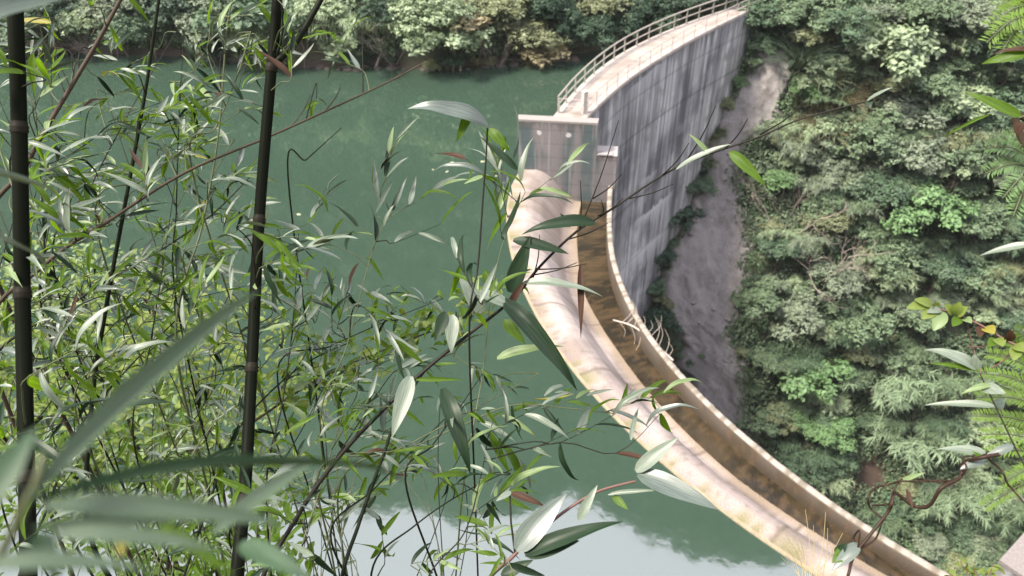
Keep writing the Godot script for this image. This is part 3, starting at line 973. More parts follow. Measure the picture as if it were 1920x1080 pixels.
func mass(called: String, m: Mesh, spots: Array[Transform3D], cols: Array[Color], label: String) -> void:
	var mm := MultiMesh.new()
	mm.transform_format = MultiMesh.TRANSFORM_3D
	mm.use_colors = true
	mm.mesh = m
	mm.instance_count = spots.size()
	for k in spots.size():
		mm.set_instance_transform(k, spots[k])
		mm.set_instance_color(k, cols[k])
	var o := MultiMeshInstance3D.new()
	o.multimesh = mm
	o.material_override = M.leaf_white
	o.name = numbered(called)
	add_child(o)
	tag(o, label, "", "", "stuff")

func shore_sticks() -> void:
	var sticks := [[745, 118, 738, 78, "pale dead stump standing on the brown bank"], [683, 125, 655, 60, "leaning dead stem beside the brown bank"], [862, 132, 861, 118, "short reddish stake at the waterline"], [905, 120, 925, 100, "thin dead branch dipping into the water below the pale tree"], [700, 128, 716, 95, "dead branch leaning on the bank left of the stump"], [770, 124, 790, 96, "dead branch leaning right of the stump"], [1010, 116, 1060, 104, "grey driftwood lying at the shore left of the railing"]]
	for s in sticks:
		var a := on_level(s[0], s[1], 0.05)
		var q := ray(s[2], s[3])
		var e := CAM + q * (a.distance_to(CAM) * 1.005)
		var b := MB.new()
		b.tube(spline([Vector3(0, -0.4, 0), (e - a) * 0.5 + Vector3(0.08, 0, 0), e - a], 3), PackedFloat32Array([0.13, 0.12, 0.11, 0.1, 0.085, 0.07, 0.04]), 6)
		var o := put("dead_stem", b.build(true), M.deadwood)
		o.position = a
		tag(o, s[4], "dead wood")
	for k in 46:
		var u := rng.randf_range(560, 1085)
		var p := on_level(u, lerp_table([[560, 124], [640, 129], [860, 129], [1085, 110]], u) + rng.randf_range(-4, 2), 0.0)
		stone("shore_stone", p, rng.randf_range(0.15, 0.5), Color(0.11, 0.09, 0.08), "brown stone in the band of stones at the far waterline", "stones along the far waterline", k * 37.0)

func stone(called: String, p: Vector3, r: float, tint: Color, label: String, group: String, off: float) -> void:
	var b := MB.new()
	var f := rng.randf_range(0.85, 1.15)
	for j in 7:
		for i in 9:
			var th := PI * j / 6.0
			var ph := TAU * i / 8.0
			var d := Vector3(sin(th) * cos(ph), cos(th) * 0.6, sin(th) * sin(ph))
			b.vert(d * r * (0.7 + 0.7 * fbm(d.x * 20 + off, d.y * 20, d.z * 20)), Color(tint.r * f, tint.g * f, tint.b * f))
	b.strip_grid(7, 9, 0)
	var o := put(called, b.build(true), M.rock)
	o.position = p
	tag(o, label, "stone", group)

func dead_branch() -> void:
	# bleached branch fallen over the trough wall
	var o := thing("fallen_branch", "bleached dead branch with curved side twigs lying across the trough wall", "branch", on_level(1150, 600, -1.3))
	var a := o.position
	var tip := at(1262, 676, a.distance_to(CAM) - 1.2)
	var path := spline([Vector3.ZERO, (tip - a) * 0.35 + Vector3(0, 0.45, 0), (tip - a) * 0.7 + Vector3(0, 0.25, 0), tip - a], 6)
	var radii := PackedFloat32Array()
	for k in path.size(): radii.push_back(lerpf(0.03, 0.06, float(k) / path.size()))
	var b := MB.new()
	b.tube(path, radii, 6)
	put("stem", b.build(true), M.bleached, o)
	for k in 17:
		var p := path[2 + k % (path.size() - 2)] if k < 16 else path[4]
		var side := -1.0 if k % 3 == 0 else 1.0
		var d := (ray(960, 540) * -0.2 + cam_basis.y * 0.9 + cam_basis.x * rng.randf_range(-0.3, 0.5)) * side
		var l := rng.randf_range(0.7, 1.7)
		var tb := MB.new()
		tb.tube(spline([p, p + d * l * 0.5 + cam_basis.x * 0.28, p + d * l + cam_basis.x * 0.1], 5), PackedFloat32Array([0.016, 0.015, 0.014, 0.013, 0.012, 0.011, 0.01, 0.009, 0.008, 0.006, 0.004]), 4)
		put("side_twig", tb.build(true), M.bleached, o)

# ---------------------------------------------------------------- bamboo in the foreground
var LEAF := []
func leaf_mesh(sag: float, twist: float, fold: float, side_bend: float, dry := 2.0) -> ArrayMesh:
	# one unit from base to tip along +Z, one unit wide, arching up by sag
	var b := MB.new()
	var segs := 11
	for k in segs + 1:
		var z := float(k) / segs
		var w := 0.5 * pow(sin(PI * pow(z * 0.985 + 0.012, 0.62)), 0.8) if z < 1.0 else 0.0
		w = maxf(w, 0.015)
		var y := sag * 4 * z * (1 - z) + sag * 0.4 * sin(z * 9.0) * z * (1 - z)
		var x := side_bend * 4 * z * (1 - z)
		var a := twist * (z - 0.3)
		for q in [-1.0, -0.5, 0.0, 0.5, 1.0]:
			var dx: float = q * w
			var dy: float = fold * (absf(q) - 0.5) * w * 2.0
			var g := 1.0 + (0.12 if q == 0.0 else 0.0)
			var cc := Color(g, g, g)
			if z > dry: cc = Color(1.5, 0.85, 0.5) * lerpf(1.0, 0.5, (z - dry) / (1.0 - dry))
			b.vert(Vector3(x * 1.0 + dx * cos(a), y + (dy * cos(a) + dx * sin(a)) * 0.12, z), cc)
			b.uv.push_back(Vector2(q * 0.5 + 0.5 + sag, z + twist))
	b.strip_grid(segs + 1, 5, 0)
	return b.build(true)

func leaf(parent: Node3D, a: Vector3, e: Vector3, width: float, tone: String, face: Vector3, shape := -1) -> void:
	var d := e - a
	var l := d.length()
	var z := d / l
	var y := face - z * face.dot(z)
	if y.length() < 0.05: y = Vector3.UP.cross(z).cross(z)
	y = y.normalized()
	var x := y.cross(z)
	var m: ArrayMesh = LEAF[shape if shape >= 0 else rng.randi() % LEAF.size()]
	var o := put("leaf", m, M[tone], parent)
	o.transform = Transform3D(Basis(x * width, y * l, z * l), a)

func stem_mesh(path: PackedVector3Array, r0: float, r1: float, sides := 7) -> ArrayMesh:
	var b := MB.new()
	var radii := PackedFloat32Array()
	for k in path.size(): radii.push_back(lerpf(r0, r1, float(k) / maxi(1, path.size() - 1)))
	b.tube(path, radii, sides)
	return b.build(true)

var thin_n := 0
var THIN := ["thin twig rising steeply beside the leftmost culm's upper half", "thin twig slanting right behind the slender stem", "thin low twig slanting from the left edge to the slender stem", "thin upright twig right of the slender stem", "thin twig leaning right behind the second culm's lower half", "thin twig leaning right from the second culm's foot", "thin upright twig just right of the second culm's middle", "thin twig at the bottom leaning right over the pale reflection", "thin twig climbing right over the green water", "thin twig in the upper left leaning right to the far shore", "thin twig in the upper left slanting to the second culm", "thin upright twig halfway between the two culms at the top", "thin short twig crossing the leftmost culm's upper part", "thin twig leaning right toward the second culm's top", "thin low twig leaning right over the sky reflection", "thin twig slanting right over the open water below the leafy branch", "thin twig reaching right toward the crest's middle", "thin short twig right of the second culm over open water", "thin steep twig below the upright drooping leaf shoot", "thin twig at the bottom edge left of the second culm", "thin twig behind the blurred near leaves leaning right", "thin twig behind the blurred near leaves at the far left"]
var STEMS := []
func culm(called: String, label: String, pts: Array, width_px: Array, nodes: Array, mat: Material) -> Node3D:
	# pts: pixel x, pixel y, distance; the culm runs on down into the bank
	var p3 := []
	for p in pts: p3.append(at(p[0], p[1], p[2]))
	var last: Vector3 = p3[-1]
	var dir: Vector3 = (last - p3[-2]).normalized()
	var foot := last
	while foot.y > terr(foot.x, foot.z) - 0.1 and last.distance_to(foot) < 9.0:
		foot += dir * 0.2
	p3.append(foot)
	var o := thing(called, label, "bamboo", foot)
	var rel := []
	for p in p3: rel.append(p - foot)
	var path := spline(rel, 10)
	var r0: float = width_px[0] * pts[0][2] / FPX / 2
	var r1: float = width_px[1] * pts[-1][2] / FPX / 2
	var b := MB.new()
	var radii := PackedFloat32Array()
	for k in path.size(): radii.push_back(lerpf(r0, r1, float(k) / (path.size() - 1)))
	b.tube(path, radii, 14)
	put("stem", b.build(true), mat, o)
	for nn in nodes:
		var q := project_depth(path, foot, nn)
		var nb := MB.new()
		var ax: Vector3 = q[1]
		var c: Vector3 = q[0]
		var r := lerpf(r0, r1, q[2])
		nb.tube(PackedVector3Array([c - ax * r * 0.9, c - ax * r * 0.35, c - ax * r * 0.1, c + ax * r * 0.12, c + ax * r * 0.4, c + ax * r * 0.75]), PackedFloat32Array([r * 1.05, r * 1.07, r * 1.24, r * 1.08, r * 1.2, r * 1.05]), 14, Color.WHITE, false)
		put("node_ring", nb.build(true), M.culm_node, o)
	STEMS.append({"node": o, "path": path, "foot": foot, "px": pts})
	return o

func project_depth(path: PackedVector3Array, foot: Vector3, v: float) -> Array:
	var best := 0
	for k in path.size():
		if absf(project(path[k] + foot).y - v) < absf(project(path[best] + foot).y - v): best = k
	var ax := (path[mini(best + 1, path.size() - 1)] - path[maxi(best - 1, 0)]).normalized()
	return [path[best], ax, float(best) / path.size()]

func bank_root(p: Vector3, k := 0.0) -> Array:
	# from the ground of the bank beside the view up to p
	var side := signf(p.x)
	var foot := Vector3(side * (1.75 + 0.12 * k), 0, -0.45 - 0.1 * k)
	foot.y = terr(foot.x, foot.z) - 0.05
	return [foot, foot.lerp(p, 0.5) + Vector3(side * 0.14, 0.08, 0)]

func thin_stem(called: String, label: String, pts: Array, r0: float, r1: float, mat: Material, category := "bamboo", to_ground := true) -> Node3D:
	# listed from the root end to the tip
	var p3 := []
	for p in pts: p3.append(at(p[0], p[1], p[2]))
	var first: Vector3 = p3[0]
	var foot := first
	if to_ground:
		foot = first + Vector3(rng.randf_range(-0.3, 0.3), -1, rng.randf_range(-0.1, 0.3)).normalized() * 0.6
		while foot.y > terr(foot.x, foot.z) - 0.05 and first.distance_to(foot) < 12.0: foot += Vector3(0, -0.2, 0.02)
		p3.push_front(first.lerp(foot, 0.35))
		p3.push_front(foot)
	else:
		var root := bank_root(first, rng.randf_range(0, 3))
		foot = root[0]
		p3.push_front(root[1])
		p3.push_front(foot)
	var o := thing(called, label, category, foot)
	var rel := []
	for p in p3: rel.append(p - foot)
	var path := spline(rel, 8)
	put("stem", stem_mesh(path, r0, r1), mat, o)
	STEMS.append({"node": o, "path": path, "foot": foot, "px": pts})
	return o

func pick_tone(hang: float) -> String:
	var r := rng.randf()
	if hang > 0.55: return "leaf_green" if r < 0.65 else ("leaf_dark" if r < 0.88 else "leaf_silver")
	if r < 0.33: return "leaf_silver"
	if r < 0.47: return "leaf_pale"
	if r < 0.53: return "leaf_grey"
	if r < 0.86: return "leaf_green"
	if r < 0.985: return "leaf_dark"
	return "leaf_yellow" if r < 0.99 else "leaf_brown"

func spray(stem: Dictionary, tip: Vector3, dir: Vector3, size: float, count: int, from_frac := -1.0) -> void:
	# a branchlet from the stem to the tip point, then leaves in an alternating fan
	var path: PackedVector3Array = stem.path
	var foot: Vector3 = stem.foot
	var best := 0
	var bd := 1e9
	for k in range(0, path.size()):
		var p := path[k] + foot
		var d := p.distance_to(tip) + absf((tip.y - 0.25) - p.y) * 0.35
		if d < bd:
			bd = d
			best = k
	var root := path[best] + foot
	var o := stem.node as Node3D
	var mid := root.lerp(tip, 0.55) + Vector3(rng.randf_range(-0.05, 0.05), rng.randf_range(0.0, 0.08), rng.randf_range(-0.05, 0.05)) * minf(1.5, root.distance_to(tip) * 2)
	var end := tip + dir * size * 1.3
	var sp := spline([root - foot, mid - foot, tip - foot, end - foot], 4)
	var br := put("branchlet", stem_mesh(sp, 0.0019, 0.0007, 5), M.twig_dark if rng.randf() < 0.4 else M.twig_green, o)
	var sgn := 1.0 if rng.randf() < 0.5 else -1.0
	for k in count:
		var f := float(k) / maxi(1, count - 1)
		var p := tip.lerp(end, f) - foot
		sgn = -sgn
		var ang := sgn * lerpf(1.0, 0.25, f) * rng.randf_range(0.6, 1.2)
		var ld := dir.rotated(Vector3.UP, ang)
		ld = (ld + Vector3.DOWN * rng.randf_range(-0.15, 0.55) + unit_dir() * 0.22).normalized()
		if rng.randf() < 0.16: ld = (ld * 0.5 + Vector3.DOWN).normalized()
		var hang := -ld.y
		var l := size * rng.randf_range(0.7, 1.25)
		var face := Vector3.UP + unit_dir() * 0.55
		if hang > 0.6: face = -ray(960, 540) + unit_dir() * 0.8
		leaf(br, p, p + ld * l, l * rng.randf_range(0.115, 0.17), pick_tone(hang), face)

func nearest_stem(u: float, v: float) -> Dictionary:
	var best: Dictionary = STEMS[0]
	var bd := 1e9
	for s in STEMS:
		for k in s.px.size() - 1:
			var a := Vector2(s.px[k][0], s.px[k][1])
			var e := Vector2(s.px[k + 1][0], s.px[k + 1][1])
			var c := Geometry2D.get_closest_point_to_segment(Vector2(u, v), a, e)
			var d := c.distance_to(Vector2(u, v)) + rng.randf_range(0, 60)
			if d < bd:
				bd = d
				best = s
				best.depth = lerpf(s.px[k][2], s.px[k + 1][2], clampf(a.distance_to(c) / maxf(a.distance_to(e), 1), 0, 1))
	return best

func bamboo() -> void:
	LEAF = [leaf_mesh(0.06, 0.4, 0.3, 0.0), leaf_mesh(0.11, -0.7, 0.25, 0.03), leaf_mesh(0.16, 0.5, 0.35, -0.03), leaf_mesh(0.03, 1.2, 0.2, 0.04), leaf_mesh(0.2, -0.3, 0.3, 0.02), leaf_mesh(0.09, 1.6, 0.25, -0.05), leaf_mesh(0.08, 0.9, 0.3, 0.03, 0.86), leaf_mesh(0.14, -0.9, 0.3, -0.04, 0.93), leaf_mesh(0.24, 0.3, 0.4, 0.06), leaf_mesh(-0.05, 0.8, 0.3, 0.05), leaf_mesh(0.1, 2.2, 0.4, 0.0)]
	culm("bamboo_culm", "thick dark bamboo culm nearest the left edge of the view", [[24, -80, 1.75], [29, 30, 1.72], [36, 240, 1.7], [42, 550, 1.68], [48, 800, 1.66], [54, 1100, 1.64]], [22, 24], [238, 552, 905], M.culm)
	var c2 := culm("bamboo_culm", "thick dark bamboo culm leaning across the view left of centre", [[525, -90, 1.95], [517, 40, 1.92], [509, 128, 1.9], [486, 412, 1.86], [472, 690, 1.82], [459, 920, 1.78], [441, 1110, 1.74]], [17, 23], [128, 414, 690, 938], M.culm)
	var cs: Dictionary = STEMS[1]
	var p0 := at(511, 122, 1.9)
	put("branch", stem_mesh(spline([p0 - cs.foot, at(540, 95, 1.9) - cs.foot, at(566, 62, 1.91) - cs.foot, at(612, -20, 1.93) - cs.foot], 5), 0.0085, 0.0065), M.culm_thin, c2)
	put("branch", stem_mesh(spline([p0 - cs.foot, at(530, 62, 1.9) - cs.foot, at(527, -20, 1.9) - cs.foot], 5), 0.004, 0.003), M.culm_thin, c2)
	thin_stem("thin_bamboo", "slender dark bamboo stem rising between the two thick culms", [[168, 1000, 2.5], [172, 760, 2.4], [200, 570, 2.35], [235, 380, 2.3], [272, 175, 2.3], [299, -10, 2.3]], 0.008, 0.004, M.culm_thin)
	thin_stem("thin_bamboo", "brown slanting bamboo stem beside the leftmost culm", [[-20, 480, 2.4], [52, 305, 2.3], [132, 165, 2.3], [185, 75, 2.3], [236, -20, 2.3]], 0.007, 0.005, M.twig_brown)
	var arch := thin_stem("arching_branch", "long arching branch sweeping up behind the second culm to a bare twig tip", [[-20, 640, 2.2], [80, 500, 2.1], [210, 410, 2.1], [350, 322, 2.1], [500, 258, 2.1], [640, 195, 2.1], [735, 150, 2.1], [792, 119, 2.1]], 0.006, 0.0016, M.twig_brown)
	var sa: Dictionary = STEMS[-1]
	for t in [[612, 205, 640, 158], [735, 150, 762, 124], [545, 238, 583, 178]]:
		put("bare_twig", stem_mesh(spline([at(t[0], t[1], 2.1) - sa.foot, at((t[0] + t[2]) / 2.0 + 4, (t[1] + t[3]) / 2.0, 2.1) - sa.foot, at(t[2], t[3], 2.08) - sa.foot], 4), 0.0018, 0.0008, 5), M.twig_brown, arch)
	thin_stem("arching_branch", "thin branch climbing from the left edge under the long arching branch", [[-30, 720, 2.6], [150, 560, 2.5], [300, 470, 2.5], [400, 400, 2.5], [470, 330, 2.5]], 0.005, 0.0016, M.twig_dark)
	thin_stem("thin_bamboo", "thin bamboo stem rising just right of the second culm's foot", [[640, 1100, 1.9], [672, 985, 1.9], [700, 905, 1.9], [722, 845, 1.9], [748, 770, 1.92], [800, 690, 1.95]], 0.0055, 0.003, M.culm_thin)
	var long := thin_stem("arching_branch", "dark branch crossing the spillway crest and dam face to a thin tip over the slope", [[480, 1130, 1.9], [560, 965, 1.85], [640, 852, 1.8], [735, 752, 1.75], [790, 700, 1.75], [862, 640, 1.75], [960, 562, 1.75], [1012, 500, 1.75], [1080, 435, 1.75], [1150, 390, 1.75], [1272, 312, 1.75], [1420, 258, 1.76], [1500, 224, 1.76], [1625, 190, 1.77]], 0.006, 0.0014, M.twig_dark)
	var sl: Dictionary = STEMS[-1]
	for t in [[1086, 432, 1160, 226], [1112, 372, 1166, 326], [1086, 432, 1088, 338], [1120, 405, 1168, 372], [1010, 505, 1100, 494], [1003, 515, 1082, 492], [1240, 330, 1292, 268], [1288, 300, 1342, 198], [1358, 280, 1402, 222], [1425, 252, 1510, 193], [1180, 372, 1262, 345], [1060, 450, 1140, 418], [1130, 400, 1127, 375], [1000, 520, 1012, 440]]:
		var td := 1.75
		put("bare_twig", stem_mesh(spline([at(t[0], t[1], td) - sl.foot, at((t[0] + t[2]) / 2.0 + 3, (t[1] + t[3]) / 2.0 + 3, td - 0.02) - sl.foot, at(t[2], t[3], td - 0.04) - sl.foot], 4), 0.0019, 0.0008, 5), M.twig_dark, long)
	# leaves that stand out on that branch: base x, y, tip x, y, width px, tone, how it faces, shape
	for L in [[1116, 418, 978, 440, 26, "leaf_dark", 0.45, 2], [962, 450, 1066, 476, 24, "leaf_dark", 0.5, 0], [956, 548, 994, 442, 34, "leaf_dark", 0.0, 0], [955, 572, 985, 526, 14, "leaf_brown", 0.2, 0], [982, 530, 1130, 556, 20, "leaf_silver", 0.7, 1], [940, 560, 1082, 732, 34, "leaf_dark", 0.35, 4], [898, 548, 975, 585, 28, "leaf_silver", 0.8, 0], [1088, 498, 1089, 634, 13, "leaf_brown", 0.0, 3], [1368, 284, 1436, 350, 20, "leaf_green", 0.1, 1], [1268, 318, 1372, 270, 14, "leaf_silver", 0.9, 0], [1330, 290, 1290, 250, 10, "leaf_pale", 0.5, 0], [1625, 190, 1674, 164, 9, "leaf_silver", 0.8, 0], [1628, 188, 1632, 202, 12, "leaf_dark", 0.2, 0], [1070, 425, 1050, 400, 12, "leaf_dark", 0.4, 0], [830, 728, 882, 888, 32, "leaf_dark", 0.1, 4], [848, 590, 846, 662, 26, "leaf_silver", 0.15, 0], [905, 585, 860, 520, 34, "leaf_silver", 0.6, 0], [835, 585, 815, 640, 22, "leaf_dark", 0.1, 0], [945, 600, 985, 645, 22, "leaf_green", 0.2, 0], [932, 672, 1060, 650, 20, "leaf_pale", 0.7, 1], [770, 705, 735, 820, 32, "leaf_silver", 0.25, 0], [780, 712, 868, 712, 9, "leaf_green", 0.2, 0]]:
		var d := 1.72
		var a: Vector3 = at(L[0], L[1], d) - sl.foot
		var e: Vector3 = at(L[2], L[3], d - 0.01) - sl.foot
		leaf(long, a, e, L[4] * d / FPX, L[5], Vector3.UP.lerp(-ray(L[0], L[1]), 1.0 - L[6]) + unit_dir() * 0.05, L[7])
	# lone upright twig with the big drooping leaf
	var lone := thin_stem("bamboo_shoot", "upright thin shoot topped by one long drooping grey leaf over the reservoir", [[880, 620, 1.7], [896, 500, 1.7], [905, 380, 1.7], [911, 300, 1.7], [914, 240, 1.7]], 0.0026, 0.0016, M.twig_dark)
	var s2: Dictionary = STEMS[-1]
	for L in [[914, 236, 764, 204, 34, "leaf_grey", 0.55, 4], [880, 212, 856, 266, 17, "leaf_green", 0.1, 4], [917, 242, 956, 284, 19, "leaf_green", 0.2, 2], [905, 330, 870, 345, 9, "leaf_pale", 0.5, 0]]:
		leaf(lone, at(L[0], L[1], 1.7) - s2.foot, at(L[2], L[3], 1.69) - s2.foot, L[4] * 1.7 / FPX, L[5], Vector3.UP.lerp(-ray(L[0], L[1]), 1.0 - L[6]), L[7])
	# reddish branch low in the middle
	var low := thin_stem("arching_branch", "reddish brown branch with broad leaves rising over the sky reflection", [[905, 1110, 1.45], [960, 1045, 1.45], [1005, 1003, 1.45], [1060, 958, 1.45], [1120, 922, 1.45], [1192, 902, 1.45]], 0.0045, 0.0022, M.twig_red)
	var s4: Dictionary = STEMS[-1]
	put("bare_twig", stem_mesh(PackedVector3Array([at(966, 1040, 1.45) - s4.foot, at(958, 980, 1.44) - s4.foot, at(956, 925, 1.44) - s4.foot]), 0.0022, 0.0016, 5), M.twig_dark, low)
	for L in [[968, 1032, 1062, 925, 44, "leaf_grey", 0.5, 0], [984, 1040, 1168, 978, 30, "leaf_dark", 0.55, 1], [984, 1038, 1086, 1014, 34, "leaf_dark", 0.4, 0], [1192, 884, 1272, 820, 26, "leaf_silver", 0.5, 0], [1196, 888, 1345, 955, 40, "leaf_grey", 0.6, 0], [1150, 930, 1178, 956, 14, "leaf_green", 0.1, 0], [1085, 975, 1120, 910, 18, "leaf_silver", 0.5, 0], [1140, 928, 1238, 920, 9, "leaf_silver", 0.7, 0], [940, 1080, 1000, 1050, 22, "leaf_dark", 0.4, 0], [958, 925, 1022, 950, 14, "leaf_brown", 0.4, 2], [958, 922, 930, 940, 12, "leaf_silver", 0.6, 0]]:
		leaf(low, at(L[0], L[1], 1.44) - s4.foot, at(L[2], L[3], 1.43) - s4.foot, L[4] * 1.44 / FPX, L[5], Vector3.UP.lerp(-ray(L[0], L[1]), 1.0 - L[6]), L[7])
	# small leafed twig reaching right across the crest
	thin_stem("thin_bamboo", "thin branch reaching right below the crest with narrow grey leaves", [[600, 880, 2.0], [740, 850, 2.0], [860, 800, 2.0], [960, 760, 2.0], [1060, 765, 2.0], [1150, 775, 2.0]], 0.003, 0.0012, M.twig_green)
	var st := STEMS[-1] as Dictionary
	for s in [[1140, 770, 40], [1165, 760, 20], [1020, 765, -10], [960, 760, 15], [900, 790, 0]]:
		spray(st, at(s[0], s[1], 2.0), (cam_basis.x + Vector3(0, 0.1, -0.3)).normalized(), 0.09, 5)
	thin_stem("thin_bamboo", "thin upright twig with pale narrow leaves in front of the spillway crest", [[870, 900, 2.0], [905, 700, 2.0], [920, 560, 2.0], [945, 450, 2.0], [985, 360, 2.0]], 0.0026, 0.001, M.twig_green)
	st = STEMS[-1] as Dictionary
	for s in [[950, 400], [985, 360], [940, 440], [975, 380], [960, 370]]:
		spray(st, at(s[0], s[1], 2.0), (cam_basis.x * rng.randf_range(-0.6, 1.0) + Vector3(0, 0.35, -0.3)).normalized(), 0.12, 6)
	thin_stem("thin_bamboo", "thin twig crossing the open water with single grey leaves", [[600, 800, 2.2], [650, 650, 2.2], [690, 500, 2.2], [720, 420, 2.2], [775, 380, 2.2]], 0.0026, 0.001, M.twig_green)
	st = STEMS[-1] as Dictionary
	for s in [[700, 345, 4, 0.2], [705, 400, 5, 0.1], [768, 385, 5, 0.6], [700, 440, 4, -0.7], [650, 470, 5, -0.8], [690, 480, 4, 0.2], [740, 455, 3, 0.9]]:
		spray(st, at(s[0], s[1], 2.2), (cam_basis.x * s[3] + Vector3(0, 0.3, -0.2)).normalized(), 0.11, s[2])
	thin_stem("thin_bamboo", "thin shoot with paired leaves above the sky reflection", [[800, 1090, 1.9], [870, 1000, 1.9], [900, 900, 1.9], [915, 820, 1.9]], 0.0026, 0.001, M.twig_dark)
	st = STEMS[-1] as Dictionary
	for s in [[840, 900, 4, 0.2], [918, 810, 4, 0.7], [920, 900, 3, 0.1], [1000, 840, 4, 0.8], [1050, 830, 4, 0.7], [890, 960, 5, 0.5], [1155, 850, 4, 0.4]]:
		spray(st, at(s[0], s[1], 1.9), (cam_basis.x * s[3] + Vector3(0, 0.3, -0.2)).normalized(), 0.11, s[2])
	thin_stem("thin_bamboo", "leafy low bamboo stem at the lower left corner", [[20, 1150, 2.4], [90, 950, 2.5], [150, 800, 2.6], [250, 680, 2.7], [330, 600, 2.7]], 0.005, 0.002, M.culm_thin)
	thin_stem("thin_bamboo", "leafy low bamboo stem behind the second culm's foot", [[330, 1150, 2.3], [390, 950, 2.4], [450, 800, 2.5], [560, 690, 2.6], [660, 640, 2.6]], 0.005, 0.002, M.culm_thin)
	thin_stem("thin_bamboo", "thin stem with leaf fans at the top between the culms", [[330, 640, 2.2], [380, 420, 2.2], [410, 250, 2.2], [425, 60, 2.2], [440, -20, 2.2]], 0.0045, 0.0015, M.twig_green)
	for T in [[90, 620, 60, 120, 2.4], [140, 760, 420, 470, 2.3], [0, 900, 300, 520, 2.6], [250, 820, 330, 330, 2.4], [350, 900, 560, 560, 2.3], [430, 1000, 620, 700, 2.2], [500, 900, 560, 430, 2.2], [560, 1060, 680, 660, 2.0], [620, 1000, 860, 760, 2.0], [100, 500, 330, 60, 2.5], [180, 420, 480, 190, 2.4], [330, 560, 345, 60, 2.5], [20, 330, 210, 230, 2.5], [360, 320, 470, 60, 2.3], [700, 1060, 960, 880, 1.9], [520, 700, 830, 560, 2.4], [640, 900, 1010, 700, 2.0], [540, 330, 640, 240, 2.3], [760, 900, 905, 700, 1.9], [300, 1060, 480, 760, 2.2], [200, 980, 420, 700, 2.5], [60, 1000, 260, 620, 2.6]]:
		var bow := rng.randf_range(-14, 14)
		thin_stem("thin_bamboo", THIN[thin_n], [[T[0], T[1], T[4]], [(T[0] * 2 + T[2]) / 3.0 + bow, (T[1] * 2 + T[3]) / 3.0 + bow, T[4]], [(T[0] + T[2] * 2) / 3.0 + bow, (T[1] + T[3] * 2) / 3.0 + bow, T[4]], [T[2], T[3], T[4] + 0.1]], 0.0035, 0.001, [M.twig_dark, M.twig_green, M.culm_thin][thin_n % 3])
		thin_n += 1
	# leaf fans over the left half, thicker where the picture is thicker
	for Z in [[40, 10, 480, 130, 13], [60, 90, 490, 270, 30], [0, 240, 480, 420, 38], [0, 400, 470, 560, 44], [0, 540, 470, 720, 66], [0, 700, 480, 880, 54], [0, 860, 480, 1080, 34], [470, 400, 640, 560, 6], [470, 540, 720, 700, 20], [470, 690, 760, 850, 20], [480, 830, 760, 1080, 22], [620, 560, 900, 700, 12], [740, 700, 960, 860, 6], [720, 860, 960, 1070, 13], [530, 20, 680, 130, 4], [500, 130, 620, 400, 2]]:
		for k in Z[4]:
			var u := rng.randf_range(Z[0], Z[2])
			var v := rng.randf_range(Z[1], Z[3])
			var s := nearest_stem(u, v)
			var d: float = s.depth + rng.randf_range(-0.35, 0.6)
			var dir := Vector3(rng.randf_range(-0.9, 1.0), rng.randf_range(-0.25, 0.45), rng.randf_range(-0.7, 0.35)).normalized()
			spray(s, at(u, v, d), dir, rng.randf_range(0.06, 0.1), rng.randi_range(4, 8))
	near_leaves()

func near_leaves() -> void:
	# out of focus branch right before the lens
	var o := thin_stem("near_branch", "out of focus bamboo branch with big pale leaves close in the lower left corner", [[-80, 1180, 0.32], [-10, 1060, 0.3], [40, 960, 0.285], [70, 900, 0.28], [80, 850, 0.28]], 0.0018, 0.0012, M.twig_green)
	var s: Dictionary = STEMS[-1]
	for L in [[60, 930, 490, 545, 80, "leaf_near", 0.5, 0, 0.45, 0.6], [80, 950, 540, 985, 84, "leaf_near", 0.7, 0, 0.44, 0.46], [60, 940, 760, 905, 46, "leaf_near_dark", 0.7, 1, 0.46, 0.62], [-40, 960, 70, 800, 90, "leaf_near_dark", 0.4, 0, 0.42, 0.42], [100, 1000, 430, 1040, 60, "leaf_near", 0.6, 1, 0.42, 0.42], [70, 1000, 110, 1090, 70, "leaf_dark", 0.2, 0, 0.42, 0.4], [60, 990, 330, 985, 34, "leaf_near", 0.7, 0, 0.47, 0.5], [300, 985, 440, 1080, 46, "leaf_green", 0.6, 0, 0.5, 0.5], [450, 1020, 590, 1090, 70, "leaf_near_dark", 0.5, 0, 0.6, 0.55], [-30, 1060, 300, 1075, 60, "leaf_near", 0.7, 1, 0.4, 0.4], [230, 985, 225, 1045, 40, "leaf_yellow", 0.2, 0, 0.5, 0.5], [400, 1000, 600, 860, 60, "leaf_near", 0.6, 0, 0.6, 0.65]]:
		leaf(o, at(L[0], L[1], L[8] * 0.62) - s.foot, at(L[2], L[3], L[9] * 0.62) - s.foot, L[4] * L[8] * 0.33 / FPX, L[5], Vector3.UP.lerp(-ray(L[0], L[1]), 1.0 - L[6]), L[7])
	var q := thin_stem("near_branch", "out of focus leaf blades crossing the upper left corner", [[-160, 10, 0.55], [-110, 40, 0.55], [-70, 60, 0.55]], 0.002, 0.0015, M.twig_green, "bamboo", false)
	s = STEMS[-1]
	for L in [[-70, 52, 150, -6, 44, "leaf_grey", 0.6, 0], [-80, 320, 120, 372, 28, "leaf_silver", 0.7, 0], [-80, 440, 90, 510, 30, "leaf_silver", 0.6, 1]]:
		leaf(q, at(L[0], L[1], 0.6) - s.foot, at(L[2], L[3], 0.68) - s.foot, L[4] * 0.62 / FPX, L[5], Vector3.UP.lerp(-ray(L[0], L[1]), 1.0 - L[6]), L[7])
	for y in [320, 440]:
		put("branchlet", stem_mesh(spline([at(-100, 48, 0.55) - s.foot, at(-120, y * 0.6, 0.58) - s.foot, at(-80, y, 0.6) - s.foot], 4), 0.001, 0.0007, 5), M.twig_green, q)
	STEMS.pop_back()
	STEMS.pop_back()

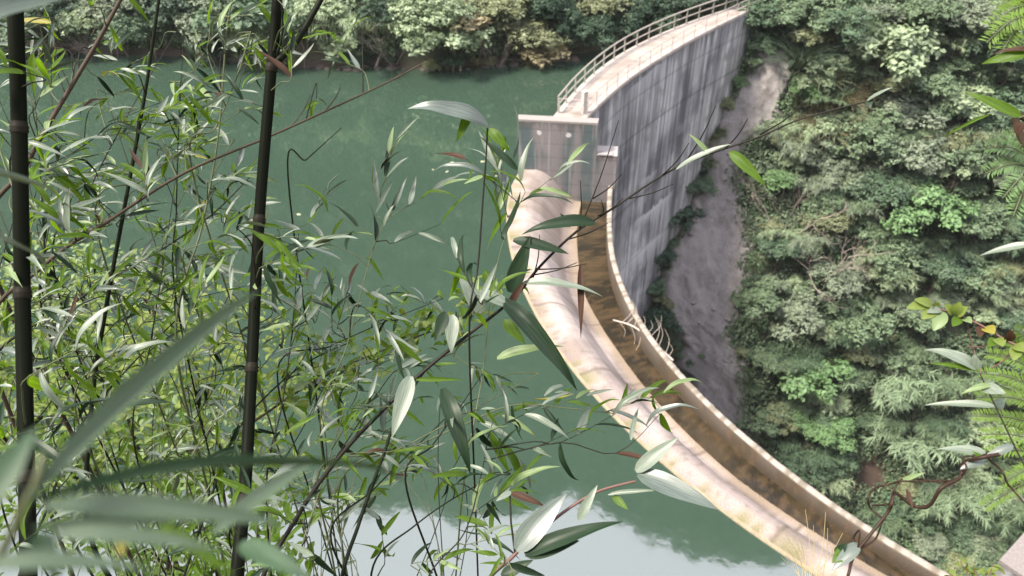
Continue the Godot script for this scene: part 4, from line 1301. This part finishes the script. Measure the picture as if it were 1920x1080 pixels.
# ---------------------------------------------------------------- plants at the right edge
func oval_leaf() -> ArrayMesh:
	var b := MB.new()
	for k in 9:
		var z := k / 8.0
		var w := 0.5 * pow(sin(PI * clampf(z * 0.96 + 0.02, 0, 1)), 0.75)
		for q in [-1.0, 0.0, 1.0]:
			b.vert(Vector3(q * w, 0.1 * z * (1 - z) * 4 + absf(q) * w * 0.25, z))
	b.strip_grid(9, 3, 0)
	return b.build(true)

func conifer(label: String, pts: Array, twigs: Array, mat: Material) -> void:
	var p3 := []
	for p in pts: p3.append(at(p[0], p[1], p[2]))
	var root := bank_root(p3[0], rng.randf_range(0, 3))
	var foot: Vector3 = root[0]
	p3.push_front(root[1])
	p3.push_front(foot)
	var o := thing("conifer_sprig", label, "conifer", foot)
	var rel := []
	for p in p3: rel.append(p - foot)
	put("stem", stem_mesh(spline(rel, 5), 0.011, 0.003), M.twig_brown, o)
	for t in twigs:
		var a := at(t[0], t[1], t[4]) - foot
		var e := at(t[2], t[3], t[4] - 0.04) - foot
		var tw := put("twig", stem_mesh(spline([a, a.lerp(e, 0.5) + Vector3(0, 0.012, 0), e], 4), 0.002, 0.001, 5), M.twig_green, o)
		var b := MB.new()
		var d := (e - a).normalized()
		var side := d.cross(-ray(t[0], t[1]).lerp(Vector3.DOWN, 0.5)).normalized()
		var n := int(a.distance_to(e) / 0.0032)
		for k in n:
			var f := float(k) / n
			var p := a.lerp(e, f) + Vector3(0, 0.012 * 4 * f * (1 - f), 0)
			for sg in [-1.0, 1.0]:
				var l: float = 0.026 * (1.0 - 0.35 * f) * rng.randf_range(0.85, 1.15)
				var nd: Vector3 = (side * sg + d * 0.55 + unit_dir() * 0.18).normalized()
				var w: Vector3 = nd.cross(side.cross(d)).normalized() * 0.0017
				var g := rng.randf_range(0.75, 1.3)
				b.quad(p - w, p + nd * l * 0.6 - w, p + nd * l, p + nd * l * 0.6 + w, Color(g, g, g))
		var nl := put("needles", b.build(false), mat, tw)
		tag(nl, "", "", "", "stuff")

func right_edge() -> void:
	conifer("bright conifer sprig hanging in at the top right corner", [[1960, -30, 1.6], [1925, 30, 1.6], [1895, 70, 1.6]], [[1935, 10, 1856, 50, 1.6], [1925, 30, 1850, 80, 1.58], [1930, 0, 1870, 15, 1.62], [1905, 60, 1880, 96, 1.58], [1945, 30, 1900, 96, 1.6], [1950, 10, 1905, 40, 1.64]], M.needle_bright)
	conifer("paler conifer sprig at the right edge below the bamboo twig", [[1960, 250, 1.6], [1930, 310, 1.6], [1905, 390, 1.6]], [[1935, 300, 1850, 278, 1.6], [1930, 315, 1848, 325, 1.6], [1925, 330, 1880, 372, 1.58], [1945, 290, 1880, 262, 1.62], [1920, 350, 1900, 405, 1.58], [1950, 340, 1915, 380, 1.6]], M.needle)
	conifer("large conifer spray behind the silver leaves at the lower right edge", [[1990, 960, 2.0], [1950, 820, 2.0], [1930, 700, 2.0], [1925, 620, 2.0]], [[1945, 700, 1850, 664, 2.0], [1945, 730, 1836, 700, 2.0], [1950, 760, 1830, 745, 2.0], [1955, 800, 1826, 780, 2.0], [1955, 830, 1840, 815, 2.0], [1950, 850, 1850, 850, 2.0], [1960, 890, 1845, 950, 2.0], [1930, 680, 1885, 640, 2.0], [1960, 870, 1880, 905, 2.0], [1940, 660, 1900, 620, 2.0], [1955, 780, 1870, 720, 2.05], [1955, 820, 1880, 790, 2.05]], M.needle_bright)
	# bamboo twig from the right edge
	var o := thin_stem("bamboo_twig", "bamboo twig entering from the right edge with a hanging brown leaf", [[1990, 190, 1.5], [1940, 210, 1.5], [1908, 222, 1.5]], 0.002, 0.0012, M.twig_green, "bamboo", false)
	var s: Dictionary = STEMS[-1]
	for L in [[1914, 218, 1808, 172, 16, "leaf_green", 0.3, 0], [1908, 220, 1850, 213, 10, "leaf_silver", 0.7, 0], [1858, 214, 1768, 258, 5, "leaf_green", 0.4, 1], [1912, 228, 1908, 256, 16, "leaf_brown", 0.1, 0], [1930, 100, 1840, 120, 18, "leaf_green", 0.4, 1], [1935, 96, 1856, 105, 9, "leaf_brown", 0.6, 2], [1940, 4, 1818, 1, 8, "leaf_green", 0.6, 0], [1935, 458, 1836, 480, 14, "leaf_silver", 0.7, 0]]:
		leaf(o, at(L[0], L[1], 1.5) - s.foot, at(L[2], L[3], 1.5) - s.foot, L[4] * 1.5 / FPX, L[5], Vector3.UP.lerp(-ray(L[0], L[1]), 1.0 - L[6]), L[7])
	for q in [[1930, 100], [1935, 96], [1940, 4], [1935, 458]]:
		put("branchlet", stem_mesh(spline([at(1975, 197, 1.5) - s.foot, at(1972, (q[1] + 197) / 2.0, 1.52) - s.foot, at(q[0], q[1], 1.5) - s.foot], 4), 0.0014, 0.0009, 5), M.twig_green, o)
	o = thin_stem("bamboo_twig", "bamboo twig with long silver leaves at the lower right edge", [[1990, 980, 1.5], [1925, 880, 1.5], [1880, 790, 1.5], [1838, 702, 1.5]], 0.0022, 0.001, M.twig_dark, "bamboo", true)
	s = STEMS[-1]
	for L in [[1832, 692, 1732, 656, 22, "leaf_silver", 0.65, 2], [1836, 696, 1742, 682, 9, "leaf_green", 0.5, 1], [1830, 694, 1826, 664, 18, "leaf_silver", 0.4, 0], [1866, 762, 1732, 760, 14, "leaf_silver", 0.75, 0], [1840, 725, 1886, 738, 22, "leaf_silver", 0.6, 0], [1848, 848, 1758, 842, 16, "leaf_silver", 0.75, 0], [1868, 762, 1885, 748, 18, "leaf_grey", 0.5, 0], [1858, 722, 1800, 740, 10, "leaf_pale", 0.5, 2], [1900, 835, 1840, 862, 14, "leaf_grey", 0.5, 0]]:
		leaf(o, at(L[0], L[1], 1.5) - s.foot, at(L[2], L[3], 1.49) - s.foot, L[4] * 1.5 / FPX, L[5], Vector3.UP.lerp(-ray(L[0], L[1]), 1.0 - L[6]), L[7])
	# reddish stemmed spray with oval leaves
	var ov := oval_leaf()
	o = thin_stem("thorny_spray", "reddish stem with small oval yellow green leaves at the right", [[2000, 700, 1.7], [1935, 660, 1.7], [1890, 640, 1.7], [1840, 610, 1.7], [1790, 588, 1.7], [1735, 572, 1.7]], 0.0032, 0.0014, M.twig_red, "shrub", false)
	s = STEMS[-1]
	for L in [[1742, 574, 1700, 578, 18, "leaf_fresh"], [1748, 576, 1714, 562, 16, "leaf_fresh"], [1755, 580, 1728, 598, 20, "leaf_fresh"], [1750, 578, 1752, 566, 14, "leaf_fresh"], [1765, 582, 1738, 586, 14, "leaf_silver"], [1772, 586, 1750, 620, 22, "leaf_pale"], [1790, 590, 1800, 566, 18, "leaf_fresh"], [1795, 592, 1815, 576, 18, "leaf_fresh"], [1785, 590, 1770, 572, 16, "leaf_fresh"], [1800, 596, 1786, 612, 16, "leaf_green"], [1845, 614, 1864, 626, 20, "leaf_yellow"], [1868, 634, 1880, 650, 18, "leaf_fresh"], [1870, 636, 1852, 650, 16, "leaf_green"], [1838, 612, 1836, 632, 15, "leaf_brown"], [1890, 640, 1894, 618, 16, "leaf_brown"], [1900, 648, 1926, 660, 20, "leaf_fresh"], [1905, 650, 1900, 676, 18, "leaf_fresh"], [1805, 598, 1822, 606, 14, "leaf_pale"]]:
		var a: Vector3 = at(L[0], L[1], 1.7) - s.foot
		var e: Vector3 = at(L[2], L[3], 1.68) - s.foot
		var z: Vector3 = e - a
		var y: Vector3 = Vector3.UP.lerp(-ray(L[0], L[1]), 0.5); y = (y - z.normalized() * y.dot(z.normalized())).normalized()
		var lf := put("leaf", ov, M[L[5]], o)
		lf.transform = Transform3D(Basis(y.cross(z.normalized()) * (L[4] * 1.7 / FPX), y * z.length(), z), a)
	for t in [[1905, 648, 1860, 690], [1870, 638, 1812, 650], [1840, 700, 1812, 600]]:
		put("side_stem", stem_mesh(spline([at(t[0], t[1], 1.7) - s.foot, at((t[0] + t[2]) / 2.0, (t[1] + t[3]) / 2.0 + 6, 1.72) - s.foot, at(t[2], t[3], 1.7) - s.foot], 4), 0.0016, 0.001, 5), M.twig_red, o)
	# twisted dry vine
	var vine := thin_stem("twisted_vine", "dry brown vine twisting in loops above the trough's lower end", [[1580, 1110, 1.3], [1600, 1045, 1.3], [1630, 1005, 1.3], [1665, 960, 1.3], [1672, 945, 1.29], [1680, 925, 1.3], [1712, 948, 1.31], [1742, 948, 1.3], [1765, 915, 1.28], [1800, 895, 1.3], [1808, 868, 1.3], [1840, 858, 1.28], [1872, 852, 1.29]], 0.0022, 0.003, M.vine)
	s = STEMS[-1]
	for L in [[[1660, 975], [1634, 955], [1628, 935], [1640, 915], [1668, 908], [1690, 902], [1720, 903], [1768, 900]], [[1650, 985], [1668, 950], [1676, 920], [1692, 898], [1720, 898], [1770, 906]], [[1676, 942], [1660, 946], [1635, 948]], [[1768, 902], [1790, 900], [1812, 880], [1806, 858], [1830, 855]], [[1848, 852], [1862, 868], [1880, 885], [1888, 905], [1905, 925], [1930, 955]], [[1800, 870], [1830, 862], [1860, 856], [1876, 854]], [[1604, 1040], [1600, 1010], [1612, 995], [1608, 1030]], [[1610, 1030], [1640, 1012], [1652, 985]]]:
		var pts := []
		for k in L.size(): pts.append(at(L[k][0], L[k][1], 1.3 + 0.012 * sin(k * 2.1)) - s.foot)
		var sp := spline(pts, 6)
		put("tendril", stem_mesh(sp, 0.0017, 0.0013, 6), M.vine, vine)
	for L in [[1850, 858, 1800, 880, 16, "leaf_grey"], [1690, 902, 1735, 886, 8, "leaf_pale"], [1592, 1030, 1560, 1055, 24, "leaf_green"], [1568, 1040, 1588, 1018, 16, "leaf_dark"], [1700, 918, 1712, 955, 7, "leaf_brown"], [1610, 1020, 1560, 1070, 22, "leaf_grey"], [1845, 862, 1822, 846, 8, "leaf_green"]]:
		leaf(vine, at(L[0], L[1], 1.3) - s.foot, at(L[2], L[3], 1.29) - s.foot, L[4] * 1.3 / FPX, L[5], -ray(L[0], L[1]) + Vector3.UP * 0.8, 0)
	# dry grass at the foot
	var gbase := at(1510, 1130, 1.6)
	var gfoot := Vector3(gbase.x, terr(gbase.x, gbase.z), gbase.z)
	o = thing("dry_grass", "sparse straw coloured grass stalks before the lower end of the crest", "grass", gfoot)
	for L in [[1512, 1085, 1470, 995], [1515, 1085, 1488, 1005], [1500, 1085, 1478, 1030], [1520, 1085, 1525, 985], [1530, 1085, 1548, 960], [1500, 1085, 1465, 1045], [1540, 1085, 1552, 990], [1510, 1085, 1500, 1010], [1518, 1085, 1510, 955], [1522, 1090, 1580, 1000], [1505, 1085, 1492, 1030]]:
		put("stalk", stem_mesh(spline([Vector3(rng.randf_range(-0.04, 0.04), -0.03, rng.randf_range(-0.04, 0.04)), at(1510 + (L[0] - 1510) * 0.4, 1130, 1.6) - gfoot, at(L[0], L[1], 1.6) - gfoot, at((L[0] + L[2]) / 2.0 + 4, (L[1] + L[3]) / 2.0, 1.6) - gfoot, at(L[2], L[3], 1.58) - gfoot], 4), 0.0011, 0.0005, 4), M.straw_stalk, o)
	# young bright shrub before the concrete block
	var sb := at(1830, 1140, 2.4)
	var sf := Vector3(sb.x, terr(sb.x, sb.z) - 0.03, sb.z)
	o = thing("young_shrub", "young bright green shrub left of the concrete block end", "shrub", sf)
	for L in [[1780, 1075, 6], [1800, 1052, 7], [1825, 1062, 6], [1850, 1070, 5], [1790, 1095, 6], [1862, 1058, 3]]:
		var tip := at(L[0], L[1], 2.4) - sf
		var br := put("branchlet", stem_mesh(spline([Vector3.ZERO, sb - sf, (sb - sf).lerp(tip, 0.5) + Vector3(0, 0.02, 0), tip], 4), 0.0035, 0.001, 5), M.twig_red, o)
		for k in L[2]:
			var a := (sb - sf).lerp(tip, rng.randf_range(0.7, 1.0))
			var z := (unit_dir() + Vector3(0, 0.2, 0) + cam_basis.x * 0.2).normalized() * rng.randf_range(0.02, 0.034)
			var y := Vector3.UP + unit_dir() * 0.4
			y = (y - z.normalized() * y.dot(z.normalized())).normalized()
			var lf := put("leaf", ov, M.leaf_fresh, br)
			lf.transform = Transform3D(Basis(y.cross(z.normalized()) * z.length() * 0.5, y * z.length(), z), a)

func bank_shrubs() -> void:
	# sunlit undergrowth on the near bank behind the bamboo
	var leafs := oval_leaf()
	var list := [[60, 690, 5.0, 1.0, "leaf_fresh", "bright yellow green undergrowth shrub beside the leftmost culm"], [210, 700, 4.6, 0.85, "leaf_fresh", "bright undergrowth shrub between the slender stem and leftmost culm"], [350, 720, 4.8, 0.9, "leaf_fresh", "bright undergrowth shrub left of the second culm"], [120, 850, 4.6, 0.7, "leaf_green", "green undergrowth shrub above the blurred near leaves"], [300, 880, 4.4, 0.6, "leaf_pale", "pale undergrowth shrub above the blurred near leaves left of the second culm"], [60, 560, 6.4, 0.7, "leaf_pale", "pale undergrowth shrub far behind the leftmost culm"], [400, 1040, 3.9, 0.5, "leaf_green", "green shrub at the bottom edge left of the second culm"]]
	for s in list:
		var ctr := at(s[0], s[1], s[2])
		var foot := Vector3(ctr.x, ctr.y - 1.0, ctr.z + 0.3)
		while foot.y > terr(foot.x, foot.z): foot += Vector3(0, -0.25, 0.03)
		var o := thing("bank_shrub", s[5], "shrub", foot)
		put("stem", trunk_mesh(Vector3(0, -0.2, 0), ctr - foot, 0.016), M.twig_brown, o)
		var mm := MultiMesh.new()
		mm.transform_format = MultiMesh.TRANSFORM_3D
		mm.mesh = leafs
		mm.instance_count = 900
		for k in 900:
			var q := unit_dir()
			var p: Vector3 = q * pow(rng.randf(), 0.4) * s[3] * Vector3(1, 0.6, 1) * (0.7 + 0.6 * fbm(q.x * 9 + s[0], q.y * 9, q.z * 9))
			var l := rng.randf_range(0.035, 0.06)
			var z := (unit_dir() * Vector3(1, 0.45, 1)).normalized()
			var y := (Vector3.UP + unit_dir() * 0.5)
			y = (y - z * y.dot(z)).normalized()
			mm.set_instance_transform(k, Transform3D(Basis(y.cross(z) * l * 0.5, y * l, z * l), p))
		var c := MultiMeshInstance3D.new()
		c.multimesh = mm
		c.material_override = M[s[4]]
		c.name = "crown"
		c.position = ctr - foot
		o.add_child(c, true)
		tag(c, "", "", "", "stuff")
	# shrub branch with rounded bright leaves over the water
	var o := thin_stem("leafy_branch", "pale brown branch with small rounded bright leaves crossing the open water", [[420, 860, 2.7], [520, 760, 2.7], [640, 690, 2.7], [760, 640, 2.7], [850, 600, 2.7], [930, 520, 2.7]], 0.006, 0.0016, M.twig_brown, "shrub")
	var st: Dictionary = STEMS[-1]
	for k in 210:
		var f := rng.randf()
		var path: PackedVector3Array = st.path
		var p := path[int(lerpf(path.size() * 0.42, path.size() - 1, f))] + unit_dir() * rng.randf_range(0.02, 0.11)
		var l := rng.randf_range(0.035, 0.06)
		var z := (unit_dir() * Vector3(1, 0.6, 1)).normalized()
		var y := (Vector3.UP + unit_dir() * 0.7)
		y = (y - z * y.dot(z)).normalized()
		var lf := put("leaf", leafs, M[["leaf_fresh", "leaf_fresh", "leaf_green", "leaf_pale"][rng.randi() % 4]], o)
		lf.transform = Transform3D(Basis(y.cross(z) * l * 0.5, y * l, z * l), p)
	STEMS.pop_back()

# ---------------------------------------------------------------- materials
func noise_tex(freq: float, lo: float, hi: float, as_normal := false, strength := 4.0, size := 512) -> NoiseTexture2D:
	var n := FastNoiseLite.new()
	n.noise_type = FastNoiseLite.TYPE_SIMPLEX_SMOOTH
	n.frequency = freq
	n.fractal_octaves = 5
	var t := NoiseTexture2D.new()
	t.width = size
	t.height = size
	t.seamless = true
	t.noise = n
	t.as_normal_map = as_normal
	t.bump_strength = strength
	if not as_normal:
		var g := Gradient.new()
		g.set_color(0, Color(lo, lo, lo))
		g.set_color(1, Color(hi, hi, hi))
		t.color_ramp = g
	return t

func mat(col: Color, rough := 0.8, vc := false, spec := 0.5) -> StandardMaterial3D:
	var m := StandardMaterial3D.new()
	m.albedo_color = col
	m.roughness = rough
	m.metallic_specular = spec
	m.vertex_color_use_as_albedo = vc
	return m

func foliage(r: float, g: float, b: float, through := 0.5) -> StandardMaterial3D:
	var m := mat(lin(r, g, b), 0.55, true, 0.45)
	m.backlight_enabled = true
	m.backlight = Color(1, 1, 0.6) * through
	return m

func bamboo_leaf(r: float, g: float, b: float, rough: float, through: float, spec: float) -> StandardMaterial3D:
	var m := mat(lin(r, g, b), rough, true, spec)
	m.backlight_enabled = through > 0
	m.backlight = Color(1.0, 1.0, 0.45) * through
	m.albedo_texture = M.vein
	m.uv1_scale = Vector3(2.2, 0.16, 1)
	return m

func materials() -> void:
	M.vein = noise_tex(0.02, 0.4, 1.35)
	var grain := noise_tex(0.02, 0.82, 1.0)
	var bumps := noise_tex(0.03, 0, 0, true, 6.0)
	var c := mat(Color.WHITE, 0.85, true)
	c.albedo_texture = grain
	c.uv1_triplanar = true
	c.uv1_world_triplanar = true
	c.uv1_scale = Vector3.ONE * 0.9
	c.normal_enabled = true
	c.normal_texture = bumps
	c.normal_scale = 0.5
	M.concrete = c
	var w: StandardMaterial3D = c.duplicate()
	w.roughness = 0.22
	M.wet_concrete = w
	var r: StandardMaterial3D = c.duplicate()
	r.roughness = 0.95
	r.normal_scale = 1.0
	r.uv1_scale = Vector3.ONE * 0.4
	M.rock = r
	var g: StandardMaterial3D = r.duplicate()
	M.ground = g
	M.rail = mat(lin(0.33, 0.31, 0.27), 0.6)
	M.rail_pale = mat(lin(0.42, 0.37, 0.35), 0.6)
	M.plain_vc = mat(Color.WHITE, 0.7, true)
	var wt := mat(lin(0.037, 0.067, 0.047), 0.045)
	wt.refraction_enabled = true
	wt.refraction_scale = 0.165
	wt.normal_enabled = true
	wt.normal_texture = noise_tex(0.008, 0, 0, true, 1.5)
	wt.normal_scale = 0.1
	wt.uv1_triplanar = true
	wt.uv1_world_triplanar = true
	wt.uv1_scale = Vector3.ONE * 0.12
	M.water = wt
	M.mid = foliage(0.158, 0.230, 0.129)
	M.dark = foliage(0.099, 0.162, 0.093)
	M.deep = foliage(0.045, 0.085, 0.050)
	M.grey = foliage(0.211, 0.263, 0.180)
	M.pale = foliage(0.287, 0.370, 0.221)
	M.fresh = foliage(0.150, 0.265, 0.110)
	M.olive = foliage(0.211, 0.241, 0.129)
	M.straw = foliage(0.316, 0.280, 0.165)
	M.bluegreen = foliage(0.085, 0.13, 0.085)
	M.bamboo_pale = foliage(0.234, 0.325, 0.196)
	M.leaf_white = foliage(1, 1, 1)
	M.deadwood = mat(lin(0.3, 0.25, 0.22), 0.9, true)
	M.bleached = mat(lin(0.55, 0.48, 0.42), 0.9)
	M.bark = mat(lin(0.12, 0.095, 0.075), 0.9)
	M.culm = mat(lin(0.005, 0.0065, 0.0035), 0.5, false, 0.15)
	M.culm_node = mat(lin(0.014, 0.012, 0.008), 0.6, false, 0.25)
	M.culm_thin = mat(lin(0.01, 0.013, 0.007), 0.5, false, 0.2)
	M.twig_dark = mat(lin(0.015, 0.013, 0.01), 0.5, false, 0.3)
	M.twig_green = mat(lin(0.07, 0.085, 0.035), 0.5)
	M.twig_brown = mat(lin(0.055, 0.04, 0.028), 0.6, false, 0.3)
	M.twig_red = mat(lin(0.12, 0.06, 0.05), 0.6)
	M.vine = mat(lin(0.03, 0.017, 0.011), 0.5, false, 0.35)
	M.straw_stalk = mat(lin(0.3, 0.26, 0.13), 0.7)
	M.leaf_silver = bamboo_leaf(0.185, 0.235, 0.175, 0.45, 0.45, 0.55)
	M.leaf_near = bamboo_leaf(0.10, 0.15, 0.095, 0.5, 0.5, 0.4)
	M.leaf_near_dark = bamboo_leaf(0.06, 0.115, 0.06, 0.5, 0.5, 0.4)
	M.leaf_pale = bamboo_leaf(0.23, 0.33, 0.14, 0.5, 0.7, 0.5)
	M.leaf_grey = bamboo_leaf(0.10, 0.135, 0.11, 0.36, 0.3, 0.6)
	M.leaf_green = bamboo_leaf(0.17, 0.31, 0.04, 0.45, 1.1, 0.4)
	M.leaf_fresh = bamboo_leaf(0.30, 0.40, 0.10, 0.5, 1.0, 0.45)
	M.leaf_dark = bamboo_leaf(0.02, 0.042, 0.02, 0.42, 0.3, 0.3)
	M.leaf_yellow = bamboo_leaf(0.36, 0.33, 0.06, 0.5, 0.8, 0.4)
	M.leaf_brown = bamboo_leaf(0.06, 0.03, 0.018, 0.6, 0.3, 0.3)
	M.needle = foliage(0.11, 0.19, 0.07, 0.7)
	M.needle_bright = foliage(0.15, 0.25, 0.04, 0.9)

func _ready() -> void:
	rng.seed = 20417
	noise.seed = 5
	noise.frequency = 0.05
	noise.fractal_octaves = 4
	noise_b.seed = 11
	noise_b.frequency = 0.11
	cam_basis = Basis(Vector3.RIGHT, -PITCH) * Basis(Vector3.BACK, ROLL)
	var cam := Camera3D.new()
	cam.name = "camera"
	cam.position = CAM
	cam.basis = cam_basis
	var ca := CameraAttributesPhysical.new()
	ca.frustum_focal_length = 32.044
	ca.frustum_focus_distance = 1.85
	ca.exposure_aperture = 8.0
	ca.frustum_near = 0.05
	ca.frustum_far = 1500.0
	cam.attributes = ca
	add_child(cam)
	cam.fov = 41.06
	cam.near = 0.05
	cam.far = 1500.0
	var env := Environment.new()
	env.background_mode = Environment.BG_SKY
	var sky := Sky.new()
	var sm := ProceduralSkyMaterial.new()
	sm.sky_top_color = Color(0.955, 0.94, 1.0)
	sm.sky_horizon_color = Color(0.95, 0.96, 0.98)
	sm.sky_curve = 0.2
	sm.ground_bottom_color = Color(0.25, 0.27, 0.22)
	sm.ground_horizon_color = Color(0.6, 0.62, 0.6)
	sm.sun_angle_max = 40.0
	sky.sky_material = sm
	env.sky = sky
	env.background_energy_multiplier = 0.9
	env.tonemap_mode = Environment.TONE_MAPPER_LINEAR
	env.tonemap_exposure = 2.85
	env.fog_enabled = true
	env.fog_density = 0.00015
	env.fog_light_color = Color(0.88, 0.9, 0.92)
	env.sdfgi_enabled = true
	env.ssao_enabled = true
	env.ssil_enabled = true
	var we := WorldEnvironment.new()
	we.name = "world"
	we.environment = env
	add_child(we)
	var sun := DirectionalLight3D.new()
	sun.name = "sun"
	sun.light_color = Color(1.0, 0.96, 0.9)
	sun.light_energy = 1.0
	sun.light_angular_distance = 12.0
	sun.shadow_enabled = true
	add_child(sun)
	sun.look_at_from_position(Vector3(-0.7, 1.15, 0.28), Vector3.ZERO)
	materials()
	slopes()
	water()
	dam()
	abutment()
	shore_sticks()
	dead_branch()
	bamboo()
	bank_shrubs()
	right_edge()
